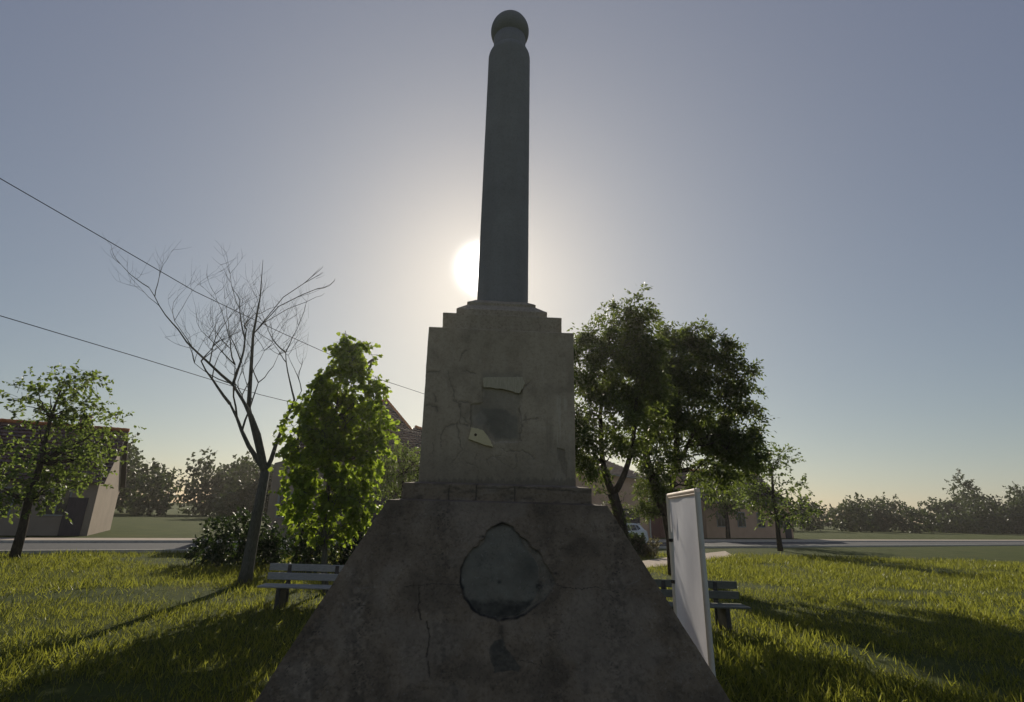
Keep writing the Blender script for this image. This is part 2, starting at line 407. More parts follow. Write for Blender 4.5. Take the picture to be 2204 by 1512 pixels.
def pyramid_front(px, py, x, z):
    g = np.zeros(px.shape); p = np.zeros(px.shape); l = np.zeros(px.shape); d = np.zeros(px.shape)
    wx, wy = wob(px, py, 5, .06, 11)
    outer = ZR([(180,850),(190,680),(260,520),(370,400),(420,300),(500,270),(520,200),(570,145),(630,115),(700,103),(770,115),(830,150),(890,200),(940,260),(1050,390),(1180,470),(1240,600),(1340,720),(1370,850),(1330,960),(1230,1070),(1090,1160),(950,1250),(800,1310),(650,1320),(500,1260),(350,1180),(230,1040)])
    so_ = polydist(wx, wy, outer)
    c1 = np.hypot(wx-1077, wy-1247)-85
    c2 = np.maximum(np.hypot(wx-1082, wy-1167)-38, -(wy-1132))
    hh = np.clip(.5+.5*(c2-c1)/9, 0, 1); si = c2*(1-hh)+c1*hh-9*hh*(1-hh)
    p = sstep(2.5, -1.5, si)*(.70+.35*fbm(px*.05, py*.05, 71))
    lobe_ = sstep(1, -3, so_)*(1-sstep(2, -2, si))
    p = np.maximum(p, lobe_*(.25+.5*fbm(px*.12, py*.12, 5)))
    d -= .018*sstep(3, -3, si) + .016*lobe_
    # recess shade painted dark along the broken rim and low in the scar
    rim = np.maximum(np.exp(-(so_/3.2)**2), np.exp(-(si/3.0)**2)*.8*sstep(1150, 1120, px))*(.30+.75*fbm(px*.08, py*.08, 31))
    leftbot = sstep(1060, 1000, px)*sstep(1180, 1240, py)+sstep(1270, 1310, py)+sstep(1150, 1130, py)+.6*sstep(1100, 1125, px)*sstep(1190, 1150, py)
    g = np.maximum(g, np.clip(rim*(.35+.9*leftbot), 0, .95))
    low = sstep(1284, 1300, py+10*(fbm(px*.09, py*.09, 12)-.5)*2)*sstep(0, -3, si)
    g = np.maximum(g, low*(.42+.6*fbm(px*.1, py*.1, 77)))
    g = np.maximum(g, .75*np.exp(-((px-1075)**2+(py-1254)**2)/22.))
    blot = np.exp(-((px-1162)**2/90.+(py-1262)**2/150.))+.9*np.exp(-((px-1138)**2/120.+(py-1300)**2/50.))+.8*np.exp(-((px-1155)**2/90.+(py-1187)**2/35.))+.7*np.exp(-((px-1196)**2/40.+(py-1234)**2/30.))+.9*np.exp(-((px-1040)**2/70.+(py-1156)**2/22.))
    g = np.maximum(g, np.clip(blot*1.1*fbm(px*.2, py*.2, 8)*1.5, 0, .85))
    g = np.maximum(g, .45*np.exp(-((px-1140)**2/700.+(py-1225)**2/900.))*sstep(0, -4, si))
    st = polydist(wx, wy, Z7([(1065,960),(1130,910),(1150,960),(1185,1010),(1215,1060),(1252,1095),(1235,1122),(1190,1108),(1130,1118),(1090,1122),(1062,1060)]))
    p = np.maximum(p, .6*sstep(2, -3, st)); g = np.maximum(g, sstep(2, -1, st)*(.25+.6*fbm(px*.16, py*.16, 3)))
    g = np.maximum(g, .55*np.exp(-((px-1078)/9.)**2)*sstep(1338, 1350, py)*sstep(1385, 1360, py))
    cw = linedist(px+(fbm(px*.3, py*.3, 2)-.5)*5, py, [Z7(k) for k in ([(625,610),(630,700),(620,720),(640,805)], [(672,815),(690,890),(685,960),(672,1030)], [(683,1060),(690,1150)])])
    g = np.maximum(g, np.exp(-(cw/1.4)**2)*.7); d -= .008*np.exp(-(cw/1.5)**2)
    cw = linedist(px, py+(fbm(px*.25, py*.25, 6)-.5)*6, [Z7(k) for k in ([(1460,590),(1500,602),(1560,610),(1620,616),(1700,603)], [(1240,1050),(1330,1065),(1395,1097)], [(1368,1052),(1375,1075)], [(540,600),(720,585),(870,590)], [(1700,603),(1840,640)])])
    g = np.maximum(g, np.exp(-(cw/.95)**2)*.75)
    # pale hairlines
    lw = linedist(px+(fbm(px*.2, py*.2, 21)-.5)*8, py+(fbm(px*.2, py*.2, 22)-.5)*8, [Z7(k) for k in ([(215,590),(260,610),(375,605)], [(255,612),(270,650)], [(1830,740),(1900,760),(1950,780)], [(1870,640),(1880,600),(1970,560)], [(160,700),(180,760)], [(230,850),(250,900)], [(330,620),(300,700),(240,760)])])
    l = np.maximum(l, .3*np.exp(-(lw/1.0)**2))
    rid = 1-np.abs(2*fbm(px*.035, py*.035, 44, 4)-1)
    side_zone = np.maximum(sstep(800, 730, px), sstep(1330, 1400, px))
    l = np.maximum(l, .16*sstep(.965, .99, rid)*side_zone)
    # dirt bands running down the face and lichen speckle
    band = .6*np.exp(-((px-772)/34.)**2)*sstep(1180, 1260, py)+.45*np.exp(-((px-955)/32.)**2)+.4*np.exp(-((px-1185)/26.)**2)+.5*np.exp(-((px-1330)/30.)**2)+.5*sstep(720, 690, px)
    band = band*(.5+.9*fbm(px*.03, py*.02, 15))
    g = np.maximum(g, np.clip(.8*band*sstep(.3, .62, fbm(px*.11, py*.11, 19)), 0, .75))
    sp = fbm(px*.30, py*.30, 51, 3); g = np.maximum(g, sstep(.60, .72, sp)*(.3+.9*band)*.9*sstep(.35, .6, fbm(px*.02, py*.02, 52)))
    sp2 = fbm(px*.05, py*.05, 66); g = np.maximum(g, .4*sstep(.52, .75, sp2)*sstep(1300, 1500, py))
    l = np.maximum(l, sstep(.80, .86, fbm(px*.3, py*.3, 91, 2))*.3)
    big = fbm(px*.011+3, py*.011, 101, 4); g = np.maximum(g, .42*sstep(.5, .68, big)*(.55+.6*fbm(px*.09, py*.09, 103))*(so_ > 2))
    l = np.maximum(l, .10*sstep(.5, .32, big)*(so_ > 2))
    return g, p, l, d
def body_front(px, py, x, z):
    g = np.zeros(px.shape); p = np.zeros(px.shape); l = np.zeros(px.shape); d = np.zeros(px.shape)
    wx, wy = wob(px, py, 4, .07, 3)
    # bed of the lost plaque
    bed = polydist(wx, wy, Z6([(470,540),(740,545),(740,700),(720,780),(715,1000),(560,1010),(500,960),(400,905),(405,760),(480,740)]))
    core = polydist(wx, wy, Z6([(500,770),(640,780),(720,850),(710,985),(560,1000),(490,900),(430,900),(440,790)]))
    p = np.maximum(.55*sstep(4, -8, bed), .95*sstep(6, -8, core)); d -= .012*sstep(2, -2, bed)*sstep(826, 838, py)
    g = np.maximum(g, .42*np.exp(-(((px-1062)/22.)**2+((py-905)/32.)**2)))
    l = np.maximum(l, .22*sstep(4, -4, polydist(wx, wy, Z6([(415,830),(470,800),(510,860),(480,900),(420,890)]))))
    cr = [[(250,540),(270,620),(295,680),(295,730),(330,760),(340,830),(390,890)], [(310,745),(400,745)], [(335,800),(330,880),(385,900)], [(120,550),(200,545)], [(360,540),(430,560)], [(120,765),(170,770),(190,800)], [(240,900),(215,960),(205,1040)], [(240,905),(300,885)], [(310,880),(330,1000),(342,1060),(300,1120),(280,1150)], [(440,1080),(430,1130),(455,1190),(450,1250)], [(360,1130),(400,1145),(440,1165)], [(510,1120),(530,1100),(580,1100),(600,1080)], [(510,1120),(515,1160)], [(600,1040),(640,1065),(740,1060),(790,1090),(820,1115)], [(700,1090),(705,1150),(690,1180)], [(740,860),(840,850)], [(720,690),(745,650),(785,610)], [(170,690),(175,740)], [(330,470),(345,430),(370,410)], [(160,1010),(155,1080)], [(545,1090),(600,1130),(620,1150)], [(400,770),(405,900)], [(720,780),(735,900),(725,990)], [(760,860),(765,820)]]
    w1 = px+(fbm(px*.16, py*.16, 1)-.5)*9; w2 = py+(fbm(px*.16, py*.16, 2)-.5)*9
    c = linedist(w1, w2, [Z6(k) for k in cr])
    wd = 1.1+1.1*fbm(px*.05, py*.05, 9)
    e = np.exp(-(c/wd)**2); g = np.maximum(g, e*.5); d -= .004*e
    g = np.maximum(g, .15*np.exp(-(c/5.)**2))
    # pale streaked strip and spalled leaf-shaped hollow at the right
    stp = polydist(wx, py, Z6([(960,690),(1030,720),(1050,900),(1060,1255),(930,1260),(930,1100),(945,900)]))
    vs = fbm(px*.35, py*.03, 14); l = np.maximum(l, sstep(3, -5, stp)*sstep(.45, .75, vs)*.42)
    lf = polydist(wx, wy, Z6([(965,1040),(1010,1050),(1030,1150),(1025,1255),(1000,1200),(970,1120)]))
    g = np.maximum(g, .5*sstep(2, -2, lf)); d -= .012*sstep(1, -2, lf)
    for xx, ww in ((922, 6), (902, 4)):
        g = np.maximum(g, .35*np.exp(-((px-(880+xx/3.024))/ww)**2)*sstep(880, 930, py)*(.4+.8*vs))
    # damp dirt and drips along the foot
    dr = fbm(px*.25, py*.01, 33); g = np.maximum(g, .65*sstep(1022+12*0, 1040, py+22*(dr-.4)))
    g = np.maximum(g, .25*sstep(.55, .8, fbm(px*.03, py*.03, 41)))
    g = np.maximum(g, .42*sstep(900, 1045, py+30*(fbm(px*.03, py*.03, 63)-.5)*2))  # colour darkened downwards to imitate glare fading from the block's top
    l = np.maximum(l, .12*sstep(.6, .8, fbm(px*.2, py*.04, 61)))
    return g, p, l, d
def plinth_front(px, py, x, z):
    g = .5*sstep(.45, .75, fbm(px*.05, py*.12, 5)); l = .2*sstep(.62, .8, fbm(px*.03, py*.22, 8)); p = .3*sstep(.55, .75, fbm(px*.02, py*.05, 18)); d = np.zeros(px.shape)
    c = linedist(px, py, [[(967,1052),(965,1060),(966,1078)], [(1026,1040),(1024,1078)], [(1108,1050),(1108,1086)]])
    e = np.exp(-(c/1.6)**2); g = np.maximum(g, .8*e); d -= .006*e
    e = linedist(px, py+(fbm(px*.1, py*.1, 3)-.5)*5, [[(1030,1050),(1075,1052),(1110,1049),(1170,1053),(1240,1058)]]); g = np.maximum(g, .7*np.exp(-(e/1.6)**2))
    return g, p, l, d
BAT = .503
base = square_loft('pyramid_base', rows([(1.014+BAT*2.178, 0.0), (1.014+BAT*1.45, .73)], .05)+rows([(1.014+BAT*1.44, .74), (1.017, 2.168)], .0052)+[(1.013, 2.172), (.90, 2.188), (.5, 2.188)], 560, 40, .012, M['pyramid'], mon, 0.0, pyramid_front, .005, 1)
square_loft('plinth', rows([(.902, 2.17), (.902, 2.327)], .006)+[(.898, 2.332), (.77, 2.352), (.4, 2.352)], 300, 40, .012, M['plinth'], mon, .0, plinth_front, .005, 21)
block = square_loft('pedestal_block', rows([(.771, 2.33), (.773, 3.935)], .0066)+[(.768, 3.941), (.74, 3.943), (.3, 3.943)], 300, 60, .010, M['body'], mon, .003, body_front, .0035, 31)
capo = square_loft('stepped_cap', rows([(.652, 3.938), (.653, 4.150)], .02)+[(.648, 4.156), (.62, 4.158), (.5145, 4.158)]+rows([(.5145, 4.160), (.515, 4.266)], .02)+rows([(.510, 4.272), (.402, 4.362)], .03)+rows([(.399, 4.366), (.399, 4.398)], .02)+rows([(.394, 4.403), (.302, 4.466)], .03)+[(.2, 4.47)], 60, 60, .008, M['cap'], mon, .018, None, .004, 41)
def column():
    b = MB(); prof = [(.317-(.017*(i/60)), 4.40+(8.31-4.40)*i/60) for i in range(61)]
    prof += [(.3005, 8.35), (.2985, 8.385), (.292, 8.42), (.281, 8.45), (.266, 8.476), (.249, 8.495), (.237, 8.51), (.233, 8.53), (.233, 8.80), (.1, 8.82)]
    n = 96; b.lathe(prof, (.052, 0), n)
    v = np.array(b.v); a = np.arctan2(v[:, 1], v[:, 0]-.052); k = 1+(fbm(a*2+20, v[:, 2]*2, 3)-.5)*.010+(fbm(a*9+40, v[:, 2]*9, 8)-.5)*.005
    lean = (v[:, 2]-4.4)/4*.010
    v[:, 0] = .052+(v[:, 0]-.052)*k+lean; v[:, 1] *= k; b.v = [tuple(r) for r in v.tolist()]
    return b.build('column_shaft', M['shaft'], mon, True)
shaft = column()
bb = MB(); R_ = .281
prof = [(max(.004, R_*math.sin(math.pi*i/40)), 8.895-R_*math.cos(math.pi*i/40)) for i in range(41)]
bb.lathe(prof, (.062, 0), 64)
v = np.array(bb.v)-np.array([.062, 0, 8.895]); k = 1+(fbm(v[:, 0]*9+30, v[:, 2]*9+v[:, 1]*7, 5)-.5)*.018
bb.v = [tuple(r) for r in (v*k[:, None]+np.array([.062, 0, 8.895])).tolist()]
bb.build('ball_finial', M['shaft'], mon, True)
# what is left of the marble plaque on the block's front, and the mortar band above it
def on_block(px, py, off=0.0):
    d = ray(px, py); C2 = MC; t = (-(.772+off)-(EYE-C2)@EYv)/(d@EYv); P = EYE+d*t
    q = P-MC; return (q@EXv, q@EYv, q[2])
def slab(name, poly, th, material, parent, seed):
    pts = [on_block(*p) for p in poly]; out = []
    rr = random.Random(seed)
    for a, b_ in zip(pts, pts[1:]+pts[:1]):
        out.append(a)
        for k in (1, 2, 3):
            t = k/4; j = .004
            out.append(tuple(a[i]+(b_[i]-a[i])*t+(rr.uniform(-j, j) if i != 1 else 0) for i in range(3)))
    b = MB(); n = len(out)
    c = [sum(p[i] for p in out)/n for i in range(3)]
    ins = [tuple(c[i]+(p[i]-c[i])*.965 for i in range(3)) for p in out]
    V = [(x, y+.02, z) for x, y, z in out]+[(x, y-th*.7, z) for x, y, z in out]+[(x, y-th, z) for x, y, z in ins]
    F_ = []
    for k in range(2):
        for i in range(n):
            j = (i+1) % n; F_.append((k*n+i, k*n+j, k*n+n+j, k*n+n+i))
    F_.append(tuple(range(2*n, 3*n))); b.add(V, F_)
    return b.build(name, material, parent)
shard = slab('plaque_shard', [(1014,921),(1027,923),(1039,927),(1048,938),(1057,952),(1061,964),(1047,960),(1028,953),(1008,946)], .022, M['marble'], block, 3)
shard['label'] = 'cream broken plaque corner with a drill hole'
hb = MB(); hc = on_block(1023.5, 937); hb.tube([(hc[0], hc[1]-.012, hc[2]), (hc[0], hc[1]-.0245, hc[2])], .014, 14); hb.build('drill_hole', M['hole'], shard)
tband = slab('plaque_remnant', [(1039,814),(1060,813),(1085,812.5),(1110,812.5),(1124,812),(1130,826),(1125,838),(1117,848),(1100,843),(1080,838),(1060,836),(1041,835)], .014, M['lime'], block, 5)
tband['label'] = 'pale strip of old mortar with curved lower edge'

# ------------------------------------------------------------------ leaves and trees
def tmpl(kind):
    if kind == 'heart':      # folded along the midrib, 8 vertices
        V = np.array([(0,0,0), (.42,.12,.06), (.50,.38,.09), (.30,.74,.05), (0,1,-.04), (-.30,.74,.05), (-.50,.38,.09), (-.42,.12,.06)])
        return V, [(0,1,2,3,4), (0,4,5,6,7)]
    if kind == 'oval':
        V = np.array([(0,0,0), (.30,.30,.06), (.26,.65,.05), (0,1,-.03), (-.26,.65,.05), (-.30,.30,.06)])
        return V, [(0,1,2,3), (0,3,4,5)]
    if kind == 'blade':
        return np.array([(-.05,0,0), (.05,0,0), (.03,.6,.10), (0,1,.28), (-.03,.6,.10)]), [(0,1,2,3,4)]
    V = np.array([(0,0,0), (.23,.42,.05), (0,1,0), (-.23,.42,.05)])
    return V, [(0,1,2,3)]
def leaf_mesh(name, pos, d, up, ln, kind, material, parent):
    T, faces = tmpl(kind); N = len(pos)
    d = d/(np.linalg.norm(d, axis=1, keepdims=True)+1e-9)
    s = np.cross(d, up); s /= (np.linalg.norm(s, axis=1, keepdims=True)+1e-9); u = np.cross(s, d)
    V = pos[:, None, :] + (T[None, :, 0:1]*s[:, None, :] + T[None, :, 1:2]*d[:, None, :] + T[None, :, 2:3]*u[:, None, :])*ln[:, None, None]
    k = len(T); V = V.reshape(-1, 3)
    me = bpy.data.meshes.new(name); me.vertices.add(len(V)); me.vertices.foreach_set('co', V.astype(np.float32).ravel())
    loops = np.concatenate([np.array(f) for f in faces]); sizes = np.array([len(f) for f in faces])
    allv = (loops[None, :]+np.arange(N)[:, None]*k).ravel(); sz = np.tile(sizes, N)
    me.loops.add(len(allv)); me.loops.foreach_set('vertex_index', allv.astype(np.int32))
    me.polygons.add(len(sz)); st = np.concatenate([[0], np.cumsum(sz)[:-1]])
    me.polygons.foreach_set('loop_start', st.astype(np.int32)); me.polygons.foreach_set('loop_total', sz.astype(np.int32))
    me.update(calc_edges=True); return link(name, me, material, parent)
def unit(n):
    v = rng.normal(size=(n, 3)); return v/np.linalg.norm(v, axis=1, keepdims=True)
def foliage(clumps, density, twig_len, per_twig, ln, droop, kind, compound=False, shell=.5, gap=0.0, gs=1.6):
    """clumps: (centre xyz, radii xyz). Twigs fill each clump's volume, leaves sit along the twigs."""
    P, D, L, tw = [], [], [], []
    for c, r in clumps:
        c = np.array(c); r = np.array(r)
        n = max(3, int(density*(r[0]*r[1]*r[2])**(2/3.)))
        u = unit(n); rad = rng.random(n)**shell
        q = c+u*rad[:, None]*r*(.72+.36*rng.random((n, 1)))
        od = u*.8+unit(n)*.7; od[:, 2] += .25-droop; od /= np.linalg.norm(od, axis=1, keepdims=True)
        tl = twig_len*(.5+rng.random(n))
        for j in range(per_twig):
            t = (j+.6)/per_twig
            pos = q+od*(tl*t)[:, None]; pos[:, 2] -= droop*.5*tl*t*t
            if compound:
                a = unit(n); ax = od*.8+a*.95; ax[:, 2] -= .3; ax /= np.linalg.norm(ax, axis=1, keepdims=True)
                rl = ln*2.7*(.7+.6*rng.random(n)); sid = np.cross(ax, unit(n)); sid /= np.linalg.norm(sid, axis=1, keepdims=True)
                for kk in range(4):
                    tt = .25+.25*kk
                    for sg in ((-1, 1) if kk < 3 else (0,)):
                        pp = pos+ax*(rl*tt)[:, None]; pp[:, 2] -= .15*rl*tt*tt
                        dd = sid*sg*.9+ax*.65; dd[:, 2] -= .25
                        P.append(pp); D.append(dd); L.append(ln*(.8+.45*rng.random(n)))
            else:
                dd = od*.5+unit(n)*.8; dd[:, 2] -= droop*1.4
                P.append(pos); D.append(dd); L.append(ln*(.65+.6*rng.random(n)))
        for i in range(0, n, 2): tw.append((q[i]-od[i]*tl[i]*.6, q[i]+od[i]*tl[i]))
    P, D, L = np.concatenate(P), np.concatenate(D), np.concatenate(L)
    if gap:                                       # open pockets between the leaf masses
        nz_ = fbm(P[:, 0]*gs+P[:, 1]*gs*.7+50, P[:, 2]*gs-P[:, 1]*gs*.8+50, 23, 3); k = nz_ > gap
        P, D, L = P[k], D[k], L[k]
        tw = [(a, e) for a, e in tw if fbm(np.array(e[0]*gs+e[1]*gs*.7+50), np.array(e[2]*gs-e[1]*gs*.8+50), 23, 3) > gap+.02]
    up = unit(len(P)); up[:, 2] += .9
    return P, D, up, L, tw
def px_clumps(lst, Y, depth=.8, jit=.5):
    out = []
    for px, py, rx, ry in lst:
        m = mpp(px, py, Y); yy = Y+random.uniform(-jit, jit)
        out.append((at(px, py, yy), (rx*m, max(.25, rx*m*depth), ry*m)))
    return out
def wig(a, b, n, amp):
    a, b = np.array(a, float), np.array(b, float)
    return [a+(b-a)*i/n+(rng.normal(size=3)*amp*math.sin(math.pi*i/n)) for i in range(n+1)]
def make_tree(name, label, cat, group, loc, trunks, clumps, fol, leaf, bark, limb_r=.035, extra=None):
    """trunks: list of (points, radii) in world space; limbs run from the trunks to the clumps"""
    loc = np.array([loc[0], loc[1], 0.0]); root = empty(name, loc); tag(root, label, cat, group)
    b = MB(); allp = []
    for pts, rad in trunks:
        b.tube([np.array(p)-loc for p in pts], rad, 12); allp += list(zip([np.array(p) for p in pts], rad))
    for c, r in clumps:
        c = np.array(c)
        low = [(p, q) for p, q in allp if p[2] < c[2]+.1 and p[2] > .4] or allp
        p, q = min(low, key=lambda k: np.linalg.norm(k[0]-c)+.4*abs(c[2]-k[0][2]))
        lr = min(q*.6, limb_r*(.7+.25*np.linalg.norm(p-c)))
        w = wig(p, p+(c-p)*.85, 6, .05*np.linalg.norm(p-c)); b.tube([x-loc for x in w], [lr*(1-.75*i/6) for i in range(7)], 6)
    P, D, U_, L, tw = fol
    for a, e in tw: b.tube([a-loc, (a+e)/2-loc+np.array([0, 0, .01]), e-loc], [.009, .006, .003], 3, False)
    b.build('trunk', bark, root, True)
    leaf_mesh('crown', P-loc, D, U_, L, *leaf, root)
    return root

# young linden at the left
LY = 14.5
lt = [(748,730,10,16),(740,752,20,18),(765,748,22,18),(758,775,28,18),(730,778,26,18),(738,805,34,20),(776,800,28,20),(708,812,22,18),(690,828,18,16),(800,822,16,14),(748,835,44,24),(794,850,24,22),(704,850,34,24),(748,875,52,28),(800,885,28,24),(690,885,40,28),(650,880,26,24),(640,920,36,28),(740,915,56,30),(808,925,26,24),(828,930,14,10),(688,930,46,30),(820,955,18,16),(760,960,50,30),(700,970,52,30),(640,965,42,30),(800,985,26,22),(752,1005,50,30),(695,1015,52,30),(640,1015,42,30),(790,1040,18,18),(750,1050,46,28),(700,1060,50,30),(650,1060,42,28),(770,1085,30,20),(735,1095,46,26),(690,1105,44,26),(645,1100,36,26),(765,1120,24,16),(730,1135,34,18),(690,1140,30,18),(655,1135,24,16)]
lt += [(748,720,5,6),(716,752,8,7),(776,738,6,7),(790,748,5,6),(690,800,8,8),(684,822,8,8),(812,822,7,7),(822,835,6,8),(802,765,6,5),(826,828,5,5),(824,900,6,6),(836,925,8,6),(848,928,5,6),(828,948,6,6),(838,972,5,5),(822,990,6,6),(803,1020,7,9),(806,1062,8,7),(814,1088,9,7),(800,1105,7,8),(780,1125,8,10),(785,1148,5,5),(745,1150,6,6)]
cl = px_clumps(lt, LY, .95, .35)
trunk_l = [at(697,1320,LY)*[1, 1, 0], at(697,1228,LY), at(700,1160,LY), at(704,1080,LY), at(712,990,LY), at(722,900,LY), at(733,820,LY), at(745,740,LY)]
make_tree('linden_tree', 'young bright green tree with heart shaped leaves behind the left bench', 'tree', None, trunk_l[0],
          [(trunk_l, [.085, .075, .068, .06, .05, .04, .028, .01])], cl, foliage(cl, 400, .26, 6, .118, .45, 'heart', False, .6, .40, 2.6), ('heart', M['leaf_linden']), M['bark_grey'], .026)

# small leafy tree beside the tiled roof
BY = 24
bt = [(830,1000,22,24),(860,985,24,22),(885,1000,20,22),(845,972,14,12),(875,968,10,10),(830,1030,24,22),(862,1025,30,24),(890,1035,16,20),(845,1058,26,18),(875,1060,22,18),(820,1050,14,14),(905,1010,24,26),(925,1030,26,26),(935,1000,22,24),(915,980,18,16)]
cl = px_clumps(bt, BY, 1.0, .4); tb = [ground(868,1208)*[1, 1, 0]]; tb[0] = at(868,1200,BY)*[1, 1, 0]
tk = [tb[0], at(868,1140,BY), at(866,1080,BY), at(868,1020,BY)]
make_tree('small_tree', 'small light green leafy tree in front of the tiled roof beside the block', 'tree', None, tb[0],
          [(tk, [.12, .1, .08, .04])], cl, foliage(cl, 260, .4, 8, .10, .25, 'oval', shell=.5), ('oval', M['leaf_shrub']), M['bark'], .04)

# forked ash tree at the right
AY = 17
ra = [(1405,735,16,14),(1412,760,16,16),(1408,790,16,16),(1370,645,12,10),(1374,662,18,12),(1355,672,24,14),(1388,672,14,10),(1318,672,22,12),(1335,690,30,18),(1300,692,20,14),(1378,700,28,18),(1400,698,8,6),(1318,718,40,20),(1362,722,40,20),(1398,728,16,12),(1275,712,14,9),(1262,728,14,12),(1285,740,26,18),(1258,752,14,16),(1330,752,44,22),(1380,755,38,22),(1252,778,16,16),(1300,780,36,22),(1350,785,44,24),(1395,785,32,22),(1262,800,22,18),(1300,815,38,22),(1350,820,44,24),(1395,820,34,24),(1250,830,16,20),(1290,845,34,22),(1335,855,44,24),(1385,858,38,24),(1262,868,26,22),(1300,880,22,18),(1340,890,36,22),(1385,895,36,24),(1255,905,24,26),(1325,915,26,20),(1375,925,34,20),(1260,940,26,24),(1285,960,20,22),(1330,945,24,18),(1365,955,20,14),(1262,968,18,16),(1240,930,30,30),(1235,880,26,30),(1272,990,22,12),(1290,1003,9,8),(1258,1003,10,8),(1322,985,12,14)]
cl = px_clumps(ra, AY, .95, .6)
sh = [(1294,1052,8,6),(1287,1060,7,6),(1306,1082,5,6),(1342,1075,5,8),(1339,1095,4,10),(1343,1110,5,10),(1345,1130,5,10),(1347,1145,4,8),(1316,1095,4,5)]
cl2 = px_clumps(sh, AY-.1, 1.0, .1)
tk = [at(1352,1330,AY)*[1, 1, 0]]; tk[0] = at(1351,1240,AY)*[1, 1, 0]
main = [tk[0], at(1347,1180,AY), at(1337,1130,AY), at(1327,1090,AY), at(1319,1064,AY)]
left = [main[-1], at(1311,1045,AY), at(1303,1022,AY), at(1297,995,AY), at(1294,955,AY), at(1292,900,AY+.3), at(1296,840,AY+.3), at(1306,770,AY), at(1316,700,AY)]
right = [main[-1], at(1331,1048,AY), at(1342,1025,AY), at(1351,1000,AY), at(1360,970,AY), at(1366,920,AY-.3), at(1370,850,AY-.3), at(1372,770,AY), at(1372,680,AY)]
fa = foliage(cl, 92, .26, 13, .135, .22, 'rhomb', True, .38, .415, 1.5); fb = foliage(cl2, 130, .12, 4, .055, .3, 'rhomb', True, .6)
fol = tuple(np.concatenate([a, b]) for a, b in zip(fa[:4], fb[:4]))+(fa[4]+fb[4],)
make_tree('ash_tree', 'tall tree with dark forked trunk and feathery leaves right of the block', 'tree', 'trees with feathery leaves', main[0],
          [(main, [.20, .185, .17, .165, .17]), (left, [.13, .115, .10, .09, .08, .065, .05, .035, .015]), (right, [.12, .105, .095, .085, .075, .06, .045, .03, .012])], cl+cl2, fol, ('rhomb', M['leaf_ash']), M['bark'], .04)

# second feathery tree, leaning, at the right edge
BY2 = 21
rb = [(1424,716,14,10),(1408,800,18,20),(1410,850,18,22),(1408,900,18,20),(1412,765,14,14),(1400,930,16,16),(1560,770,26,22),(1585,810,30,26),(1600,860,34,28),(1590,915,36,26),(1570,960,36,26),(1610,960,26,22),(1560,1000,34,20),(1600,1000,24,18),(1500,720,20,14),(1535,750,22,16),(1447,715,16,12),(1425,728,16,10),(1470,722,22,14),(1430,752,24,16),(1465,752,34,20),(1500,745,26,18),(1425,785,26,20),(1470,790,42,24),(1520,785,30,24),(1425,830,28,22),(1475,835,44,26),(1530,830,34,26),(1430,878,30,24),(1485,880,44,26),(1540,880,32,26),(1425,920,28,20),(1470,930,40,24),(1530,930,38,24),(1405,955,24,18),(1440,970,26,20),(1480,985,34,22),(1540,980,32,22),(1405,988,14,14),(1425,1002,18,16),(1430,1036,10,14),(1450,1020,10,14),(1490,1030,22,18),(1530,1030,24,20)]
cl = px_clumps(rb, BY2, .9, .7)
b0 = at(1452,1222,BY2)*[1, 1, 0]
hang = px_clumps([(1388,1012,8,12),(1380,1035,7,9),(1388,1050,9,10),(1402,1045,12,14),(1412,1060,10,12),(1378,1068,7,8),(1372,1085,7,7),(1388,1078,9,9),(1368,1097,5,5),(1382,1096,7,7),(1398,1092,8,9),(1394,1106,5,5),(1410,1085,7,8),(1405,1103,4,4)], BY2-.3, 1.0, .2)
m1 = [b0, at(1447,1160,BY2), at(1437,1110,BY2), at(1424,1078,BY2), at(1412,1050,BY2), at(1398,1015,BY2), at(1391,985,BY2), at(1396,930,BY2), at(1410,860,BY2), at(1425,780,BY2)]
m2 = [at(1427,1085,BY2), at(1442,1050,BY2), at(1452,1015,BY2), at(1457,980,BY2), at(1455,930,BY2), at(1462,860,BY2), at(1468,770,BY2)]
m3 = [at(1452,1015,BY2), at(1480,960,BY2), at(1510,890,BY2), at(1525,820,BY2)]
fa = foliage(cl, 80, .30, 12, .16, .28, 'rhomb', True, .38, .42, 1.3); fb = foliage(hang, 190, .10, 7, .085, .35, 'rhomb', True, .5)
fol = tuple(np.concatenate([a, b]) for a, b in zip(fa[:4], fb[:4]))+(fa[4]+fb[4],)
make_tree('ash_tree', 'leaning thick-trunked tree with hanging feathery leaves behind the white banner', 'tree', 'trees with feathery leaves', b0,
          [(m1, [.26, .24, .23, .25, .23, .18, .15, .11, .07, .02]), (m2, [.17, .15, .13, .12, .1, .07, .02]), (m3, [.1, .08, .05, .02])], cl+hang, fol, ('rhomb', M['leaf_ash']), M['bark'], .045)

